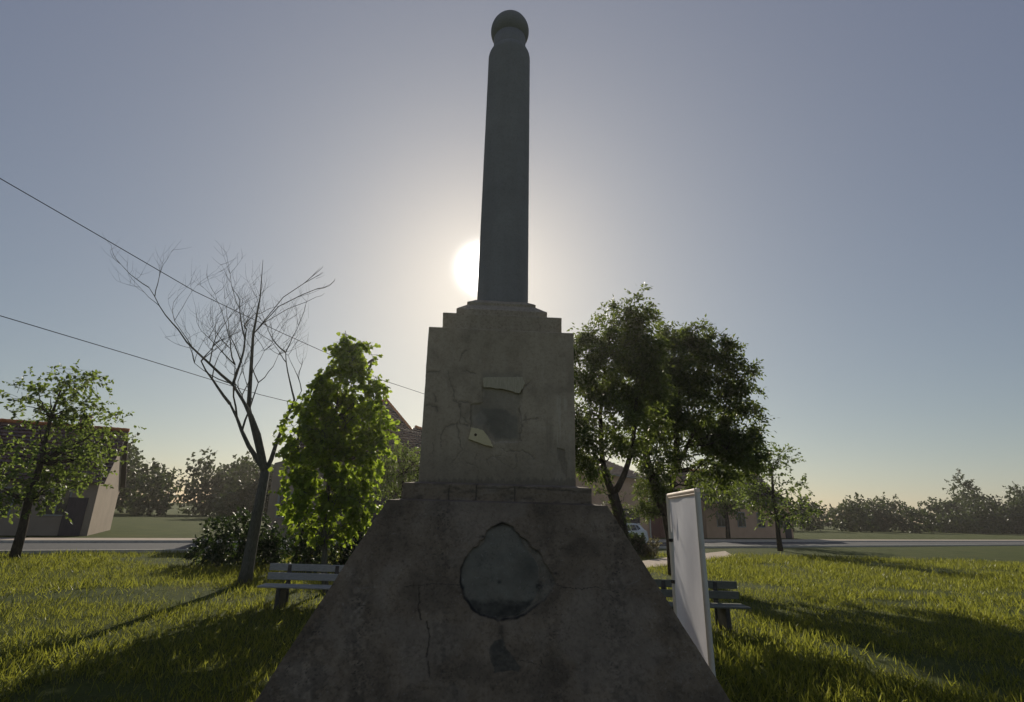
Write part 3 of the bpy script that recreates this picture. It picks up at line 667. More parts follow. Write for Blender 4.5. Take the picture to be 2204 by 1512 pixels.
# bare tree whose twigs reach in at the left edge
def bare_tree():
    p0 = at(520,1290,15.5)*[1, 1, 0]; root = empty('bare_tree', p0)
    tag(root, 'leafless tree with thin upcurved twigs above the left tree', 'tree')
    b = MB(); rr = random.Random(12)
    def grow(p, d, r, L, lev):
        pts = [p]; n = 5; q = p.copy(); dd = d.copy()
        for i in range(n):
            dd = (dd+Vector((rr.gauss(0, .12), rr.gauss(0, .12), .10 if lev > 1 else .04))).normalized(); q = q+dd*(L/n); pts.append(q.copy())
        if proj(np.array(pts[-1])+p0)[0] > 668: return
        b.tube(pts, [r*(1-.62*i/n) for i in range(n+1)], 7 if lev < 2 else 4, False)
        if lev >= 6 or r < .0035: return
        for k in range(3):
            i = rr.choice([2, 3, 4, 5]) if k else 5
            a = Vector((rr.gauss(0, 1), rr.gauss(0, 1), rr.gauss(0, .5))).normalized()
            nd = (dd*.75+a*.75+Vector((0, 0, .12))).normalized()
            grow(pts[i], nd, max(.003, r*(.55 if k else .62)*(.9 if i > 3 else .75)), L*rr.uniform(.6, .8), lev+1)
    top = Vector((.12, 0, 3.0)); b.tube([Vector((0, 0, -.05)), Vector((.03, 0, .4)), Vector((.05, .03, 1.6)), top], [.21, .165, .145, .125], 10)
    for dv, r_, L_ in (((-.62, .1, .9), .085, 2.6), ((-.15, -.3, 1), .09, 2.9), ((.25, .35, 1), .075, 2.4)):
        grow(top-Vector(dv).normalized()*.06, Vector(dv).normalized(), r_, L_, 1)
    # the twigs that reach into the picture
    Pw = lambda x, y, dy=0: Vector((at(x, y, 15.5+dy)-p0).tolist())
    s = Pw(560, 690); 
    for pts, r in (([(545,720),(600,660),(650,635),(680,623),(695,621),(710,615),(720,605),(721,600)], .016), ([(650,635),(682,622),(700,618),(713,611),(721,602)], .010), ([(545,720),(610,640),(655,610),(680,596),(690,590),(695,586)], .015), ([(655,610),(670,597),(681,588),(688,582),(694,576),(695,572)], .012), ([(670,597),(680,586),(686,580),(689,576)], .008), ([(560,700),(620,665),(660,650),(680,640),(692,637),(699,631)], .011), ([(680,596),(688,593),(697,587)], .006), ([(695,621),(698,615),(701,609)], .005), ([(680,600),(690,597),(699,593)], .006), ([(640,640),(665,633),(684,626),(690,622)], .007)):
        b.tube([Pw(*q) for q in pts], [r*(1-.72*i/(len(pts)-1)) for i in range(len(pts))], 5, False)
    b.tube([top-Vector((0, 0, .1)), Pw(535,880), Pw(540,800), Pw(545,720), Pw(560,640), Pw(566,560)], [.085, .07, .055, .04, .02, .006], 8, False)
    b.build('trunk', M['bark_grey'], root, True)
bare_tree()

# ------------------------------------------------------------------ hedges and bushes
def shrub(name, label, cat, group, lst, Y, dens, ln, leaf, kind='oval', depth=.9, base=None, tl=.22, per=6, shell=.35, compound=False):
    cl = px_clumps(lst, Y, depth, .25)
    loc = np.array([np.mean([c[0][0] for c in cl]), np.mean([c[0][1] for c in cl]), 0.]); root = empty(name, loc); tag(root, label, cat, group)
    b = MB()
    for c, r in cl:
        c = np.array(c); f0 = np.array([loc[0]+(c[0]-loc[0])*.55, loc[1]+(c[1]-loc[1])*.55, 0])
        b.tube([x-loc for x in wig(f0, c, 4, .04)], [.03, .026, .02, .014, .008], 5)
    P, D, U_, L, tw = foliage(cl, dens, tl, per, ln, .12, kind, compound, shell)
    k = P[:, 2] > .02; P, D, U_, L = P[k], D[k], U_[k], L[k]
    for a, e in tw[::2]: b.tube([a-loc, e-loc], [.006, .003], 3, False)
    b.build('stem', M['bark'], root); leaf_mesh('foliage', P-loc, D, U_, L, kind, leaf, root); return root
shrub('hedge', 'low clipped dark green hedge in front of the white car', 'hedge', None,
      [(1352,1160,10,9),(1366,1160,12,9),(1378,1162,10,9),(1356,1174,14,12),(1370,1176,15,13),(1381,1176,10,12),(1366,1190,16,9),(1380,1190,10,8),(1340,1162,10,10),(1345,1180,12,12)], 29.5, 1100, .13, M['leaf_hedge'], per=7, tl=.12)
shrub('bush', 'loose bush with reddish twigs at the end of the clipped hedge', 'bush', None,
      [(1394,1176,7,7),(1405,1170,8,7),(1412,1168,5,4),(1400,1184,10,8),(1408,1184,8,8),(1398,1193,9,6)], 29, 420, .11, M['leaf_dry'], per=6, tl=.22)
shrub('dark_shrub', 'dense dark shrub left of the young tree trunk behind the bench', 'shrub', 'dark shrubs behind the left bench',
      [(682,1120,20,26),(676,1160,20,26),(684,1190,15,22),(672,1205,20,22),(650,1140,26,30),(648,1185,26,30),(640,1110,22,20),(678,1222,18,12),(655,1220,22,12)], 19, 420, .12, M['leaf_hedge'], per=7, tl=.25)
shrub('dark_shrub', 'dense dark shrub between the young tree trunk and the sloping base', 'shrub', 'dark shrubs behind the left bench',
      [(745,1160,18,20),(765,1140,18,22),(738,1195,18,16),(760,1180,22,22),(725,1212,16,12),(745,1215,20,12),(712,1150,10,16),(785,1150,18,26),(790,1190,24,26),(720,1170,7,7),(712,1205,8,14)], 19.5, 420, .12, M['leaf_hedge'], per=7, tl=.25)
shrub('dark_shrub', 'broad dark shrub at the far left end of the shrub row', 'shrub', 'dark shrubs behind the left bench',
      [(470,1150,34,30),(520,1140,34,34),(570,1150,34,32),(500,1195,46,26),(560,1195,40,26),(440,1190,34,26),(600,1180,26,30)], 20, 360, .13, M['leaf_hedge'], per=7, tl=.25)

# ------------------------------------------------------------------ roofs with laid tiles
def hit_plane(px, py, P0, nrm):
    d = ray(px, py); return EYE + d*(((P0-EYE)@nrm)/(d@nrm))
def tile_roof(name, outline, O, ax, ay, parent, loc, tw=.26, th=.34, over=.05):
    """outline: 2-D polygon in the roof plane (ax along the eave, ay up the slope); every tile its own small island"""
    poly = np.array(outline); nrm = np.cross(ax, ay)
    V, Fc = [], []; y0, y1 = poly[:, 1].min(), poly[:, 1].max()
    k = 0; y = y0
    while y < y1:
        ym = y+th*.5; xsx = []
        for i in range(len(poly)):
            a, b = poly[i], poly[(i+1) % len(poly)]
            if (a[1] > ym) != (b[1] > ym): xsx.append(a[0]+(b[0]-a[0])*(ym-a[1])/(b[1]-a[1]))
        xsx.sort()
        for xa, xb in zip(xsx[::2], xsx[1::2]):
            x = xa-(.5*tw if k % 2 else 0)
            while x < xb:
                l_, r_ = max(x, xa), min(x+tw*.96, xb)
                if r_-l_ > .04:
                    n0 = len(V); j = rng.uniform(-.006, .006)
                    for t, lift in ((0, 1), (.5, 1.25), (1, 1)):
                        xx = l_+(r_-l_)*t
                        for yy, hh in ((y-over, .085), (y-over, .028), (y+th, .004)):
                            q = O+ax*xx+ay*yy+nrm*((hh+.012*(lift-1)*4)+j) if hh > .03 or yy > y else O+ax*xx+ay*yy+nrm*(.012+j)
                            V.append(q-loc)
                    for c in (0, 1):
                        a = n0+c*3; Fc.append((a, a+3, a+5, a+2)); Fc.append((a+1, a+4, a+3, a))
                x += tw
        y += th; k += 1
    b = MB(); b.add(V, Fc); return b.build(name, M['tile'], parent)
def ridge_tiles(b, p, q, r=.13, L=.36):
    p, q = np.array(p), np.array(q); n = max(2, int(np.linalg.norm(q-p)/L)); d = (q-p)/n
    for i in range(n):
        a = p+d*i; e = a+d*1.08; b.tube([a, e], [r*1.12, r*.92], 8)
# tiled house at the left
HE1, HE2 = at(745,985,37.5), at(960,1000,42.0); HE2[2] = HE1[2]
ax = (HE2-HE1)/np.linalg.norm(HE2-HE1); back = np.array([-ax[1], ax[0], 0]); pit = RD(42); ay = back*math.cos(pit)+np.array([0, 0, 1])*math.sin(pit)
nrm = np.cross(ax, ay)
A_, L_, B_, W1_, W2_ = [hit_plane(*p, HE1, nrm) for p in ((831,861),(770,884),(884,925),(893,919),(1010,962))]
E0_ = hit_plane(640, 978, HE1, nrm); E3_ = HE1+ax*9.5
to2 = lambda P: ((P-HE1)@ax, (P-HE1)@ay)
L2_ = hit_plane(690, 905, HE1, nrm)
hl = np.array([HE1[0], HE1[1], 0.]); house = empty('tiled_house', hl)
tag(house, 'house with steep brown tiled roof and orange ridge tiles behind the small tree', 'house')
e0x = to2(E0_)[0]
outl = [(e0x, 0), (to2(E3_)[0], 0), (to2(E3_)[0], to2(W2_)[1]*.98), to2(W1_), to2(B_), to2(A_), to2(L_), (e0x+1.2, to2(L2_)[1])]
roof = tile_roof('roof', outl, HE1, ax, ay, house, hl)
# closed body under and behind the tiles
P2 = [HE1+ax*u_+ay*v_-nrm*.03 for u_, v_ in outl]
b = MB(); b.prism([p-hl for p in P2], -nrm*.12)
bk = []
for p in P2[2:]:
    w = (p-HE1)@back; bk.append(p+back*1.0+np.array([0, 0, -.05]))
n2 = len(P2)-2
low = [np.array([p[0], p[1], HE1[2]])+back*5.0 for p in bk]
b.add([p-hl for p in P2[2:]]+[p-hl for p in low], [(i, i+1, n2+i+1, n2+i) for i in range(n2-1)])
b.build('roof_underside', M['wall_dark'], roof)
rb_ = MB()
for p, q in ((A_, B_), (W1_, W2_), (L_, A_), (L2_, L_)): ridge_tiles(rb_, p+nrm*.03-hl, q+nrm*.03-hl)
rb_.tube([A_-hl+np.array([-.1, 0, .02]), A_-hl+np.array([.05, 0, .34])], [.16, .10], 8)
rb_.build('ridge_cap', M['ridge'], roof)
b = MB(); ez = HE1[2]-.12
wl0 = HE1+ax*(e0x+.4)+back*.45; wl1 = E3_-ax*.3+back*.45
b.prism([(*(wl0[:2]-hl[:2]), 0), (*(wl1[:2]-hl[:2]), 0), (*((wl1+back*8)[:2]-hl[:2]), 0), (*((wl0+back*8)[:2]-hl[:2]), 0)], (0, 0, ez))
wall = b.build('wall', M['wall_grey'], house)
def wall_rect(u0, u1, z0, z1, name, m, parent, P0, axv, nv, loc, th=.04, frame=None):
    bb_ = MB(); c0 = P0+axv*u0; c1 = P0+axv*u1
    bb_.prism([(c0[0]-loc[0], c0[1]-loc[1], z0-loc[2]), (c1[0]-loc[0], c1[1]-loc[1], z0-loc[2]), (c1[0]-loc[0], c1[1]-loc[1], z1-loc[2]), (c0[0]-loc[0], c0[1]-loc[1], z1-loc[2])], nv*th)
    return bb_.build(name, m, parent)
fr_n = -back
W0 = HE1+back*.45
u_at = lambda px, py, P0, axv, nv: (hit_plane(px, py, P0, nv)-P0)@axv
ud = u_at(812, 1100, W0, ax, fr_n)
dd_ = wall_rect(ud-.6, ud+2.6, 0.02, 3.3, 'gate_door', M['door_brown'], house, W0, ax, fr_n, hl, .06)
for uw in (ud-3.2, ud-6.2):
    w_ = wall_rect(uw-.75, uw+.75, 1.3, 2.9, 'window', M['bench_paint'], house, W0, ax, fr_n, hl, .05)
    for k in (-1, 1): wall_rect(uw+k*.34-.29, uw+k*.34+.29, 1.38, 2.82, 'pane', M['glass_dark'], w_, W0, ax, fr_n, hl, .06)

# long tan house at the right
s_ = 1.2
HR0 = at(1245,1013,36*s_); HR1 = at(1375,1029,42*s_); EZ = (HR0[2]+HR1[2])/2
axr = np.array([HR1[0]-HR0[0], HR1[1]-HR0[1], 0]); axr /= np.linalg.norm(axr); br = np.array([-axr[1], axr[0], 0]); P0r = np.array([HR0[0], HR0[1], 0.])
lr = P0r.copy(); hr = empty('tan_house', lr); tag(hr, 'long tan rendered house with dark garage door behind the white car', 'house')
uc = u_at(1398, 1120, P0r, axr, -br)
b = MB(); q0 = P0r-axr*7; q1 = P0r+axr*uc
b.prism([(*(p[:2]-lr[:2]), 0) for p in (q0, q1, q1+br*8, q0+br*8)], (0, 0, EZ-.05)); b.build('wall', M['wall_tan'], hr)
pr = RD(24); ayr = br*math.cos(pr)+np.array([0, 0, 1])*math.sin(pr); O = P0r+np.array([0, 0, EZ-.02])-br*.45-axr*7.3
Lr = 7.3+uc+.3; rr_ = tile_roof('roof', [(0, 0), (Lr, 0), (Lr-1.9, 4.9), (0, 4.9)], O, axr, ayr, hr, lr, .28, .36)
nr_ = np.cross(axr, ayr); b = MB(); pp = [O+axr*u_+ayr*v_-nr_*.03-lr for u_, v_ in ((0, 0), (Lr, 0), (Lr-1.9, 4.9), (0, 4.9))]
b.prism(pp, -nr_*.10); a4 = [pp[1], pp[2], pp[3]]; w4 = [p+br*4.6+np.array([0, 0, -2.0]) for p in (pp[2]+axr*1.9, pp[3])]
b.add([pp[2], pp[3], w4[1], w4[0], pp[1]], [(0, 1, 2, 3), (4, 0, 3)]); b.build('roof_underside', M['wall_dark'], rr_)
b = MB(); e0 = O-lr+np.array([0, 0, -.06]); b.tube([e0, e0+axr*Lr], .07, 8); b.build('gutter', M['metal'], hr)
g0, g1 = u_at(1335, 1110, P0r, axr, -br), u_at(1376, 1110, P0r, axr, -br); gz = at(1360, 1095, 1)[2]
gt = hit_plane(1360, 1095.5, P0r, -br)[2]
gd = wall_rect(g0, g1, .02, gt, 'garage_door', M['door_brown'], hr, P0r, axr, -br, lr, .03)
for k in range(1, 5): wall_rect(g0+.05, g1-.05, .02+gt*k/5-.02, .02+gt*k/5+.02, 'door_rail', M['wall_dark'], gd, P0r, axr, -br, lr, .05)
b = MB(); dpp = P0r+axr*(uc-.12)-br*.1-lr; b.tube([dpp+np.array([0, 0, EZ-.1]), dpp], .07, 10); b.build('downpipe', M['white_pole'], hr)
# gate and neighbour
gl = P0r+axr*(uc+.05); gt_ = empty('yard_gate', gl); tag(gt_, 'tall faded oxblood yard gate between downpipe and banner', 'gate')
gw = 4.2
zt = hit_plane(1415, 1128, P0r, -br)[2]
for k in range(2):
    b = MB(); n_ = 9
    for i in range(n_):
        u0_ = .12+k*gw/2+i*(gw/2-.1)/n_; c_ = axr*(u0_+.5*(gw/2-.1)/n_)
        b.box((c_[0], c_[1], 1.3), ((gw/2-.1)/n_*.94, .05, 2.5), math.atan2(axr[1], axr[0]))
    b.build('gate_leaf', M['door_red'], gt_)
b = MB(); c_ = axr*(gw/2+.1); b.box((c_[0], c_[1], 3.15), (gw+.1, .25, 1.15), math.atan2(axr[1], axr[0])); b.build('lintel', M['wall_dark'], gt_)
b = MB(); c_ = axr*(gw+.3); b.box((c_[0], c_[1], 1.9), (.3, .3, 3.8), math.atan2(axr[1], axr[0])); b.build('gate_post', M['wall_dark'], gt_)
nl = P0r+axr*(uc+gw+.7); nh = empty('neighbour_house', nl); tag(nh, 'greyish house with brown tiled roof right of the yard gate', 'house')
b = MB(); b.prism([tuple(p) for p in (axr*0, axr*13, axr*13+br*8, br*8)], (0, 0, 3.9)); b.build('wall', M['wall_grey'], nh)
O2 = nl+np.array([0, 0, 3.9])-br*.4-axr*.3
rf2 = tile_roof('roof', [(0, 0), (13.6, 0), (13.6, 5.6), (0, 5.6)], O2, axr, ayr, nh, nl, .28, .36)
b = MB(); pp = [O2+axr*u_+ayr*v_-nr_*.03-nl for u_, v_ in ((0, 0), (13.6, 0), (13.6, 5.6), (0, 5.6))]; b.prism(pp, -nr_*.1)
w4 = [p+br*5.1+np.array([0, 0, -2.3]) for p in (pp[2], pp[3])]; b.add([pp[2], pp[3], w4[1], w4[0]], [(0, 1, 2, 3)])
b.add([pp[1], pp[2], w4[0]], [(0, 1, 2)]); b.add([pp[0], pp[3], w4[1]], [(0, 1, 2)]); b.build('roof_underside', M['wall_dark'], rf2)
for uw in (2.2, 5.4, 8.6):
    w_ = wall_rect(uw-.65, uw+.65, 1.2, 2.8, 'window', M['bench_paint'], nh, nl, axr, -br, nl, .05)
    for k in (-1, 1): wall_rect(uw+k*.3-.25, uw+k*.3+.25, 1.28, 2.72, 'pane', M['glass_dark'], w_, nl, axr, -br, nl, .06)

# ------------------------------------------------------------------ benches
def bench(name, label, c, L, paint='bench_paint'):
    root = empty(name, c); tag(root, label, 'bench', 'slatted benches beside the monument')
    for z0, y0 in ((.78, .05), (.60, .0)):
        b = MB(); b.box((0, y0+.28, z0), (L, .03, .145), 0, .008); b.build('back_slat', M[paint], root)
    for k in range(3):
        b = MB(); b.box((0, -.16+k*.155, .44), (L, .135, .035), 0, .008); b.build('seat_slat', M[paint], root)
    for x in (-L*.27, L*.27):
        b = MB(); b.box((x, 0, .21), (.09, .40, .42), 0, .01); b.box((x, .335, .42), (.09, .05, .84), 0, .008)
        b.build('leg', M['bench_iron'], root)
    return root
bl = at(653,1320,12.2); bench('park_bench', 'white slatted bench in shade at the left, in front of the young tree', (bl[0], 12.2, 0), 1.95)
br_ = at(1502,1340,11.2); bench('park_bench', 'slatted bench with painted-in shade at the right, partly behind the banner pole', (br_[0], 11.2, 0), 1.95, 'bench_shaded')

# ------------------------------------------------------------------ banner
p0, p1 = at(1438,1064,8.0), at(1500,1053,6.15); bz = p0[2]
bl_ = np.array([p0[0], p0[1], 0.]); ban = empty('banner_stand', bl_); tag(ban, 'white banner laced to a pale pole frame at the right of the monument', 'banner')
v2 = np.array([p1[0]-p0[0], p1[1]-p0[1], 0.])
for o_ in (np.zeros(3), v2):
    b = MB(); b.tube([o_, o_+np.array([0, 0, bz])], .032, 12); b.box((o_[0], o_[1], .02), (.34, .34, .04), 0, .01); b.build('pole', M['white_pole'], ban)
b = MB(); b.tube([np.array([0, 0, bz-.02])-v2*.02, v2+np.array([0, 0, bz-.02])+v2*.02], .026, 10); b.build('top_rail', M['hem'], ban)
# fabric, hanging a little slack
b = MB(); nu, nz = 30, 36; pn = np.array([-v2[1], v2[0], 0])/np.linalg.norm(v2)
for j in range(nz+1):
    for i in range(nu+1):
        u_ = i/nu; t_ = j/nz; edge = .035+.05*math.sin(math.pi*min(1, t_*1.6))*(1-u_)**6
        q = v2*(edge+(.97-edge)*u_)+np.array([0, 0, bz-.05-(bz-.35)*t_])+pn*(.007*math.sin(7*u_+3*t_)*math.sin(math.pi*u_)+.004*math.sin(9*t_+4*u_))
        b.v.append(tuple(q))
for j in range(nz):
    for i in range(nu): a = j*(nu+1)+i; b.f.append((a, a+1, a+nu+2, a+nu+1))
fab = b.build('fabric_panel', M['fabric'], ban, True)
b = MB(); b.tube([v2*.035+np.array([0, 0, bz-.055]), v2*.97+np.array([0, 0, bz-.055])], .018, 8); b.build('hem', M['hem'], fab)
for zf in ((1163, 'a'), (1252, 'b')):
    zz = at(1441, zf[0], 8.0)[2]
    b = MB(); b.tube([np.array([0, 0, zz-.022]), np.array([0, 0, zz+.022])], .04, 12); b.tube([np.array([0, 0, zz]), v2*.045+np.array([0, 0, zz])], .012, 6); b.build('strap', M['black_band'], ban)
# faint grey drop printed on the cloth
um = .155; dz1 = bz-.36; prt = []
for k in range(24):
    a = 2*math.pi*k/24; wv = math.sin(a)*.055*(1-math.cos(a))*.9; zv = math.cos(a)*.17+(.04 if math.cos(a) > .9 else 0)
    prt.append(v2*um+v2/np.linalg.norm(v2)*wv+np.array([0, 0, dz1+zv]))
sgn = -1 if (pn@(np.array([0, 0, 0])-bl_)) < 0 else 1
b = MB(); b.prism([p+pn*sgn*.034 for p in prt], pn*sgn*.003); b.build('printed_mark', M['print'], fab)

# ------------------------------------------------------------------ parked car
def car():
    L = 4.25; rear = at(1372, 1165, 39.0); ca = math.atan2(axr[1], axr[0])-RD(5)
    f = np.array([math.cos(ca), math.sin(ca), 0]); c = np.array([rear[0], rear[1], 0.008])-f*L/2
    root = empty('parked_car', c, ca); tag(root, 'white hatchback car with rear spoiler parked by the tan house', 'car')
    # side outline, x forward = -, rear = +  (local x runs towards the rear)
    lower = [(-2.10,.32),(-2.12,.55),(-2.05,.74),(-1.75,.86),(-1.15,.97),(-.4,1.0),(.6,1.03),(1.35,1.06),(1.86,1.08),(2.02,.98),(2.06,.80),(2.12,.62),(2.10,.36),(1.80,.26),(-1.80,.24)]
    def arch(cx, r, n=10): return [(cx+r*math.cos(a), .31+r*math.sin(a)) for a in np.linspace(0, math.pi, n)]
    out = lower[:-2]+[(1.80,.27)]+arch(1.33, .38)+[(.93,.25),(-.93,.25)]+arch(-1.32, .38)+[(-1.72,.27)]
    n = len(out); b = MB(); V = []
    for yy, sc in ((-.88, .93), (-.90, 1.0), (-.90, 1.0), (.90, 1.0), (.90, 1.0), (.88, .93)):
        pass
    secs = [(-.91, .0), (-.86, .035), (.86, .035), (.91, .0)]
    cx_, cz_ = 0, .62
    for yy, e in ((-.84, 1.012), (-.90, 1.0), (.90, 1.0), (.84, 1.012)):
        for x, z in out: V.append((x*(1 if e == 1 else 1.006), yy, cz_+(z-cz_)*(1.0 if e == 1 else 1.03)))
    Fs = []
    for k in range(3):
        for i in range(n): j = (i+1) % n; Fs.append((k*n+i, k*n+n+i, k*n+n+j, k*n+j))
    V2 = [(x, -.905, z) for x, z in out]; V3 = [(x, .905, z) for x, z in out]
    b.add(V, Fs); b.add([(x, -.902, z) for x, z in out], [tuple(range(n))]); b.add([(x, .902, z) for x, z in out], [tuple(range(n-1, -1, -1))])
    # greenhouse
    gh0 = [(-1.15,.96),(1.88,1.07)]; roofl = [(-.35,1.42),(.2,1.50),(.9,1.51),(1.45,1.46)]
    side = [(-1.15,.96),(-.35,1.42),(.2,1.50),(.9,1.51),(1.50,1.45),(1.90,1.07)]
    def yw(z): return .86-(z-.96)*.40
    Vg = [(x, -yw(z), z) for x, z in side]+[(x, yw(z), z) for x, z in side]; m_ = len(side)
    b.add(Vg, [tuple(range(m_)), tuple(range(2*m_-1, m_-1, -1))]+[(i, m_+i, m_+i+1, i+1) for i in range(m_-1)])
    body = b.build('body', M['car_paint'], root)
    for s in (-1, 1):
        for poly in ([(-.85,1.03),(-.30,1.36),(.22,1.42),(.22,1.06)], [(.30,1.06),(.30,1.42),(.85,1.43),(.95,1.08)], [(1.03,1.09),(.93,1.43),(1.22,1.40),(1.42,1.16)]):
            b = MB(); q = [(x, s*(yw(z)+.004), z) for x, z in poly]; b.prism(q, (0, s*.008, .002)); b.build('window', M['glass_dark'], root)
        b = MB(); b.tube([(-.25, s*.60, 1.475), (.3, s*.60, 1.555), (1.2, s*.60, 1.535), (1.35, s*.6, 1.49)], .018, 6); b.build('roof_rail', M['lamp'], root)
        for x in (.12, .80):
            b = MB(); b.box((x, s*.912, .88), (.17, .02, .03), 0, .006); b.build('door_handle', M['car_paint'], root)
        b = MB(); b.box((1.99, s*.70, .93), (.16, .34, .15), 0, .04); b.build('tail_light', M['tail'], root)
        b = MB(); b.box((-.78, s*1.0, 1.06), (.12, .18, .13), 0, .03); b.build('wing_mirror', M['car_paint'], root)
        b = MB(); b.box((-2.0, s*.66, .70), (.16, .36, .12), 0, .03); b.build('headlight', M['metal'], root)
        for x in (-1.32, 1.33):
            b = MB(); y0, y1 = s*.70, s*.90
            b.tube([(x, y0, .31), (x, y0+(y1-y0)*.1, .31), (x, y0+(y1-y0)*.85, .31), (x, y1, .31)], [.27, .315, .315, .27], 24); w = b.build('wheel', M['tyre'], root)
            b = MB(); b.tube([(x, y1-s*.02, .31), (x, y1+s*.008, .31)], [.21, .19], 20); b.build('rim', M['metal'], w)
    b = MB(); b.prism([(1.38, -.56, 1.50), (1.80, -.54, 1.475), (1.80, .54, 1.475), (1.38, .56, 1.50)], (0, 0, .035)); b.build('rear_spoiler', M['car_paint'], root)
    b = MB(); b.prism([(1.56, -.58, 1.38), (1.84, -.66, 1.13), (1.84, .66, 1.13), (1.56, .58, 1.38)], (.02, 0, .02)); b.build('rear_window', M['glass_dark'], root)
    b = MB(); b.box((2.09, 0, .48), (.10, 1.6, .26), 0, .04); b.build('bumper', M['car_paint'], root)
    return root
car()

# ------------------------------------------------------------------ street lamp and cables
LP = 21.0
lb = at(768, 1100, LP); l0 = np.array([lb[0], lb[1], 0.]); lamp = empty('street_lamp', l0); tag(lamp, 'grey street lamp whose curved head shows above the left tree', 'street lamp')
hd0, hd1 = at(791, 784, LP)-l0, at(814, 774, LP)-l0
b = MB(); b.tube([(0, 0, 0), (0, 0, hd0[2]*.8), (hd0[0]*.15, 0, hd0[2]*.93), (hd0[0]*.6, 0, hd0[2]*.985), tuple(hd0)], [.085, .06, .05, .04, .035], 10); b.build('pole', M['lamp'], lamp, True)
b = MB(); pts = [hd0+(hd1-hd0)*t for t in (0, .15, .45, .8, 1)]
for k, p in enumerate(pts): p[2] += .08*math.sin(math.pi*k/4)
b.tube(pts, [.03, .05, .065, .05, .02], 12)
b.build('lamp_head', M['lamp'], lamp, True)
def cable(label, pts, r=.012):
    P = []
    for a, b_ in zip(pts[:-1], pts[1:]):
        for k in range(6): P.append(np.array(a)+(np.array(b_)-np.array(a))*k/6)
    P.append(np.array(pts[-1])); loc = P[0].copy(); o = MB().tube([p-loc for p in P], r, 6).build('overhead_cable', M['wire'], None, True)
    o.location = Vector(loc.tolist()); tag(o, label, 'cable', 'overhead cables left of the monument')
cable('upper thin cable sagging from the left edge to the block, above the roof apex', [at(-700,-20,9), at(200,500,16), at(420,628,19), at(600,714,22), at(680,750,24), at(718,767,25), at(815,816,28), at(912,848,31), at(1010,880,35), at(1250,962,44.5)], .014)
cable('lower thin cable crossing the tiled roof beside the block', [at(-700,420,9), at(-100,650,15), at(300,770,20), at(560,850,25), at(700,884,28), at(850,918,31), at(905,935,33), at(1000,958,36), at(1248,985,44)], .014)

# ------------------------------------------------------------------ grass
def grass():
    N = 480000
    y = 3.5+29*rng.random(N)**1.25; x = rng.uniform(-1, 1, N)*(8+y*1.05)
    keep = ~((np.abs(x) < 2.25) & (np.abs(y-6) < 2.25))
    # clear of path, road
    pv = np.array(PATH[0]); mn = np.array([-md[1], md[0]]); s1 = (np.stack([x, y], 1)-N1)@mn; s2 = (np.stack([x, y], 1)-F1)@mn
    keep &= ~((x > 0) & (s1*np.sign((F1-N1)@mn) > -.02) & (s2*np.sign((F1-N1)@mn) < .02))
    keep &= ((np.stack([x, y], 1)-R0_)@RNRM) < -.25
    x, y = x[keep], y[keep]; n = len(x)
    P = np.stack([x, y, np.full(n, -.012)], 1); D = rng.normal(size=(n, 3))*.45; D[:, 2] = 1
    bare = fbm(x*.45+40, y*.45, 9); k = rng.random(n) < sstep(.30, .50, bare)+.12; P, D, x, y = P[k], D[k], x[k], y[k]; n = len(x)
    L = (.03+.10*rng.random(n)**1.6)*(1+.02*y)*(.3+1.5*fbm(x*.5, y*.5, 4)**1.3+.5*fbm(x*2.5, y*2.5, 14))
    o = leaf_mesh('grass', P, D, unit(n), L, 'blade', M['blade'], None); tag(o, kind='stuff')
grass()

